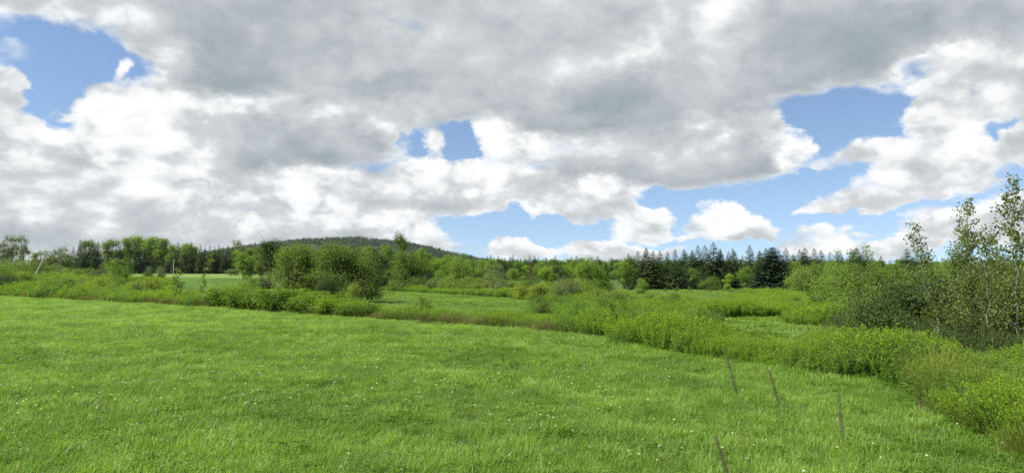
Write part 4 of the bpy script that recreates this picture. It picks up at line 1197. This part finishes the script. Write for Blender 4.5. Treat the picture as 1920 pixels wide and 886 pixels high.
plant(thin, 1566, 32, 'sparse young tree above the thicket near the broad spruce', 'tree', top=470, wide=1.1, rz=5)

# --- left: wood, hedge and lone trees
LG = 'wood behind the left fields'
for k, (x, top, kind) in enumerate([
        (137, 466, 's'), (150, 453, 's'), (158, 462, 's'), (167, 450, 'd'), (176, 458, 's'), (183, 456, 's'), (203, 449, 'm'), (221, 453, 's'), (238, 446, 'l'), (257, 455, 's'), (262, 443, 'L'), (270, 468, 's'), (279, 456, 's'),
        (292, 444, 'L'), (306, 447, 'l'), (322, 459, 'l'), (333, 457, 's'), (347, 456, 'L'), (358, 459, 's'), (364, 462, 'l'), (376, 462, 's'), (384, 466, 's'), (393, 464, 's'), (402, 466, 's'), (410, 463, 's'), (418, 467, 's'),
        (427, 463, 's'), (436, 466, 's'), (452, 463, 'l'), (468, 466, 'l'), (484, 463, 'm'), (500, 462, 'l'), (520, 465, 's'), (540, 463, 'l'), (575, 464, 's'), (600, 466, 's'), (640, 463, 'm'), (690, 462, 'l')]):
    pr = {'s': spr[k % 2], 'd': tree_light[2], 'm': tree_light[2], 'l': tree_light[0], 'L': tree_light[1]}[kind]
    d = (238 if kind == 's' else 250) + 7 * random.random()
    w = {'s': .82 + .25 * random.random(), 'd': .8, 'm': .85, 'l': .85, 'L': 1.05}[kind]
    lab = {'s': 'narrow dark spruce in the wood behind the hay strip', 'd': 'dark green leafy tree in the wood behind the hay strip', 'm': 'mid-green leafy tree in the wood behind the hay strip',
           'l': 'light green leafy tree in the wood behind the hay strip', 'L': 'light green, wide-crowned tree in the wood behind the hay strip'}[kind]
    plant(pr, x, d, lab + ', ' + nth(k) + ' in its front row', 'tree', LG, top=top - (3 if kind == 's' else 0), wide=w)
plant(tree_bright[0], 400, 240, 'vivid yellow-green small tree before the dark spruces of the left wood', 'tree', top=474, wide=1.0)
plant(tree_bright[0], 443, 244, 'vivid yellow-green tree at the right end of the left wood', 'tree', top=470, wide=.9)
plant(tree_open[1], 446, 250, 'thin-topped tree rising over the right end of the left wood', 'tree', top=450, wide=.9)
for k in range(40):
    x = 130 + 560 * random.random(); d = 262 + 40 * random.random()
    plant(spr[k % 3] if k % 3 else tree_light[2], x, d, 'tree in the shade of the left wood behind its front row', 'tree', 'trees deeper in the left wood', top=464 + 10 * random.random(), wide=1.3)
birch = [('slim pale birch trunk at the shaded edge of the left wood', 339, 488)]
plant(tree_open[1], 339, 238, 'slim birch with a pale trunk at the shaded edge of the left wood', 'tree', top=474, wide=.6)
plant(shrub_grey[1], 436, 196, 'wide grey-green bush at the right end of the hay strip', 'bush', top=503, wide=1.5)
plant(shrub_light[1], 222, 92, 'large spreading light bush in the middle of the left scrub', 'bush', top=483, wide=.95)
plant(shrub_grey[0], 192, 98, 'rounded bush on the left shoulder of the large spreading one', 'bush', top=496, wide=.8)
plant(shrub_grey[0], 283, 120, 'round grey bush at the left end of the hay strip', 'bush', top=500, wide=.7)
plant(shrub_grey[1], 302, 122, 'pale silvery bush beside the round grey one', 'bush', top=501, wide=.45)
plant(tree_open[0], 22, 142, 'open-crowned tree with airy foliage near the left border', 'tree', top=441, wide=.75)
plant(tree_open[0], 43, 146, 'open-crowned tree with a visible trunk, right of the similar one at the left border', 'tree', top=441, wide=.72, rz=2.2)
plant(tree_open[1], -2, 140, 'sparse brownish tree cut by the left border', 'tree', top=452, wide=1.0)
plant(tree_open[0], 118, 160, 'small open-crowned tree left of the first dark spruces', 'tree', top=463, wide=.8, rz=4)
plant(tree_open[1], 104, 150, 'narrow leafy tree beside the leaning pole', 'tree', top=468, wide=1.1)
plant(tree_open[1], 82, 150, 'brownish-green tree behind the leaning pole', 'tree', top=470, wide=1.3)
for k, (x, d, top) in enumerate([(8, 92, 494), (35, 96, 490), (62, 100, 492), (92, 112, 496), (112, 118, 494), (128, 112, 500), (146, 104, 503), (165, 100, 502), (-20, 86, 488), (20, 120, 484), (56, 124, 484)]):
    plant((shrub_light + shrub_mid + shrub_grey)[k % 6], x, d, 'leafy bush in the scrub on the bank at far left', 'bush', 'scrub on the left bank', top=top, wide=1.1)
plant(shrub_dark[0], 18, 77, 'dark hollow bush at the field edge by the left border', 'bush', top=513, wide=1.3)
plant(shrub_mid[1], 50, 80, 'bright-topped bush beside the dark hollow one', 'bush', top=511, wide=1.2)

# ------------------------------------------------------------------ utility line on the left
def pole(name, label, x0, d, top_y, lean_x=0.0, knob=True):
    b = spot(x0, d)
    top_z = CAM_Z + (525 - top_y) * d / FPX
    g = Geo()
    tipv = np.array([lean_x, 0, top_z - b[2]])
    g.tube(np.stack([tipv * t for t in np.linspace(-.02, 1, 7)]), np.linspace(.12, .085, 7), 10)
    ends = [np.array([0., 0, 0]), tipv]
    root = bpy.data.objects.new(name, None); COL.objects.link(root); root.location = b; root.empty_display_size = .3
    obj('shaft', g.mesh('pole_shaft', True), M['wood'], root)
    k = Geo(); k.tube(np.stack([tipv * .985 + np.array([.16, -.02, -.02]), tipv * .985 + np.array([.16, -.02, .10]), tipv * .985 + np.array([.16, -.02, .16])]), [.05, .07, .02], 8)
    k.tube(np.stack([tipv * .98, tipv * .985 + np.array([.16, -.02, -.02])]), [.02, .02], 5)
    obj('insulator', k.mesh('pole_insulator', True), M['petal'] if False else M['wire'], root)
    tag(root, label, 'utility pole')
    return b + tipv + np.array([.16, -.02, .12])


t1 = pole('utility_pole', 'pale wooden pole leaning to the right out of the left scrub', 60, 90, 472, 1.9)
t2 = pole('utility_pole', 'upright pale pole before the dark trunks of the left wood', 326, 236, 486, .0)
g = Geo()
tt = np.linspace(0, 1, 24)[:, None]
wp = t1 + (t2 - t1) * tt; wp[:, 2] -= 2.0 * 4 * (tt * (1 - tt))[:, 0] * .5
g.tube(wp, .012, 4)
tag(obj('overhead_wire', g.mesh('overhead_wire', True), M['wire']), 'thin sagging wire strung between the leaning and the upright pole', 'wire')

# --- far woods: the belt of forest beyond the fields and on the hill
fw = [Proto('t', spruce(11, 3.4, 22, 6, 4, 'needle', .05, .75, .3), 11), Proto('t', spruce(11, 2.7, 22, 6, 4, 'needle', .05, .7, .3), 11), Proto('t', spruce(11, 4.0, 20, 6, 4, 'needle_soft', .05, .8, .3), 11),
      Proto('t', broad_tree(10, 6.4, .12, 11, 70, 22, .60, .16, 1, 'leaf_light', 'bark', .09, limbs=8), 10), Proto('t', broad_tree(10, 6.0, .12, 11, 70, 22, .60, .16, 1, 'leaf_mid', 'bark', .09, limbs=8), 10)]
for k in range(96):
    x = 690 + 500 * (k + random.random()) / 96
    d = (215 if k % 2 else 300) + 70 * random.random()
    con = random.random() < .74
    pr = random.choice(spr) if con else random.choice(tree_light)
    if con: d = 205 + 60 * random.random()
    top = 478 + 13 * random.random() - 10 * (x < 850) * random.random() - 4 * random.random() ** 3 + (5 if not con else 0)
    plant(pr, x, d, 'dark conifer top in the far treeline right of the hill' if con else 'light leafy tree in the far treeline right of the hill', 'tree', 'far treeline beyond the second field', top=top, wide=1.1)


hw = [Proto('t', spruce(11, 3.6, 18, 6, 3, 'needle', .03, .75, .3, 1.7), 11), Proto('t', spruce(11, 3.0, 18, 6, 3, 'needle_blue', .03, .7, .3, 1.7), 11),  # bluish needles also carry the blue of the air over the hill
      Proto('t', broad_tree(9, 7.5, .0, 10, 60, 20, .95, .02, 1, 'leaf_dark', 'bark', .10, limbs=3), 9), Proto('t', broad_tree(9, 7.0, .0, 10, 60, 20, .85, .02, 1, 'leaf_dark', 'bark', .10, limbs=3), 9)]


def build_forests():
    x, d = fan(2300, 60, 2000, 290, 620, 1.3)
    k = rng.random(len(x)) < .9; x, d = x[k], d[k]
    p = on_ground(x, d, -.1)
    topz = CAM_Z + (525 - (484 + 12 * rng.random(len(x)))) * d / FPX
    s = np.clip((topz - p[:, 2]) / 11, .35, 1.7)
    scatter('far_forest', 'far mixed forest closing the view behind the fields', 'forest', p, np.stack([s * 1.1, s * 1.1, s], -1), np.where(rng.random(len(x)) < .65, rng.integers(0, 3, len(x)), rng.integers(3, 5, len(x))), fw, .02)
    n = 20000
    X = -1150 + 1700 * rng.random(n); Y = 1330 + 760 * rng.random(n) ** .8
    Z = hill_height(X, Y)
    s = .50 + .75 * rng.random(n) ** 1.6
    con = rng.random(n) < .62 + .33 * (vnoise(X, Y, 90, 21) > .45)
    scatter('hill_forest', 'dense dark forest clothing the far rounded hill', 'forest', np.stack([X, Y, Z - .4], -1), np.stack([s * 1.35, s * 1.35, s], -1), np.where(con, rng.integers(0, 2, n), rng.integers(2, 4, n)), hw, .02)


build_forests()

# ------------------------------------------------------------------ timothy grass stalks close to the camera
def timothy(label, x, top_y, bot_y, x_bot, d, rad=.0018):
    """seed head between two photo rows, the stalk running on down to its root in the field"""
    zt = CAM_Z + (525 - top_y) * d / FPX; zb = CAM_Z + (525 - bot_y) * d / FPX
    a = np.array([(x - 960) / FPX * d, d, zt]); b = np.array([(x_bot - 960) / FPX * d, d, zb])
    s = (b - a) / (a[2] - b[2])
    root = np.array([b[0] + s[0] * b[2] * .45, d + .03, 0]); root[2] = float(height(root[0], root[1]))
    o = bpy.data.objects.new('timothy_stalk', None); COL.objects.link(o); o.location = root; o.empty_display_size = .1
    g = Geo()
    tt = np.linspace(0, 1, 10)[:, None]
    mid = (root + b) / 2 + np.array([s[0] * .05, 0, .1])
    g.tube((1 - tt) ** 2 * root + 2 * tt * (1 - tt) * mid + tt ** 2 * b - root, np.linspace(.0013, .0008, 10), 5)
    obj('stalk', g.mesh('timothy_stalk', True), M['stem'], o)
    h = Geo()
    t = np.linspace(0, 1, 9)
    h.tube((b + (a - b) * t[:, None]) - root, rad * .72 * np.sin(np.clip(t * .94 + .05, 0, 1) * np.pi) ** .35, 8)
    n = 420
    k = rng.random(n); th = rng.random(n) * 6.283
    r = rad * .7 * np.sin(np.clip(k * .94 + .05, 0, 1) * np.pi) ** .35
    ax = (a - b) / np.linalg.norm(a - b)
    rd = np.stack([np.cos(th), np.sin(th), np.zeros(n)], -1)
    h.leaves(b + (a - b) * k[:, None] + rd * r[:, None] - root, rd + ax * .9, rand_dir(n), .0035, .0014)
    obj('seed_head', h.mesh('timothy_head'), M['seed'], o)
    return tag(o, label, 'grass stalk', 'timothy stalks close to the viewer')


timothy('timothy seed head close to the viewer, leftmost and highest of the four', 1355, 652, 734, 1376, 1.35)
timothy('timothy seed head close to the viewer, leaning, next right of the highest one', 1436, 690, 752, 1454, 1.45)
timothy('timothy seed head close to the viewer, upright, rightmost of the four', 1565, 735, 816, 1571, 1.3)
timothy('timothy seed head close to the viewer, lowest of the four, at the bottom border', 1334, 810, 884, 1358, 1.2, .0023)

# ------------------------------------------------------------------ the summer air between here and the hill
def build_haze():
    x, y0, y1, z0, z1 = 3300, -3300, 3300, -3.0, 150.0
    V = [(a, b, c) for c in (z0, z1) for a, b in ((-x, y0), (x, y0), (x, y1), (-x, y1))]
    q = [(3, 2, 1, 0), (4, 5, 6, 7), (0, 1, 5, 4), (1, 2, 6, 5), (2, 3, 7, 6), (3, 0, 4, 7)]
    m, nt, N, L = new_mat('summer_haze')
    v = N('ShaderNodeVolumePrincipled'); v.inputs['Color'].default_value = (.78, .88, 1.0, 1); v.inputs['Density'].default_value = .00004; v.inputs['Anisotropy'].default_value = .0
    o = N('ShaderNodeOutputMaterial'); L(v.outputs[0], o.inputs['Volume'])
    return tag(obj('haze', make_mesh('haze', V, q), m), 'thin bluish summer haze over the fields and the hill', 'haze', kind='stuff')


build_haze()
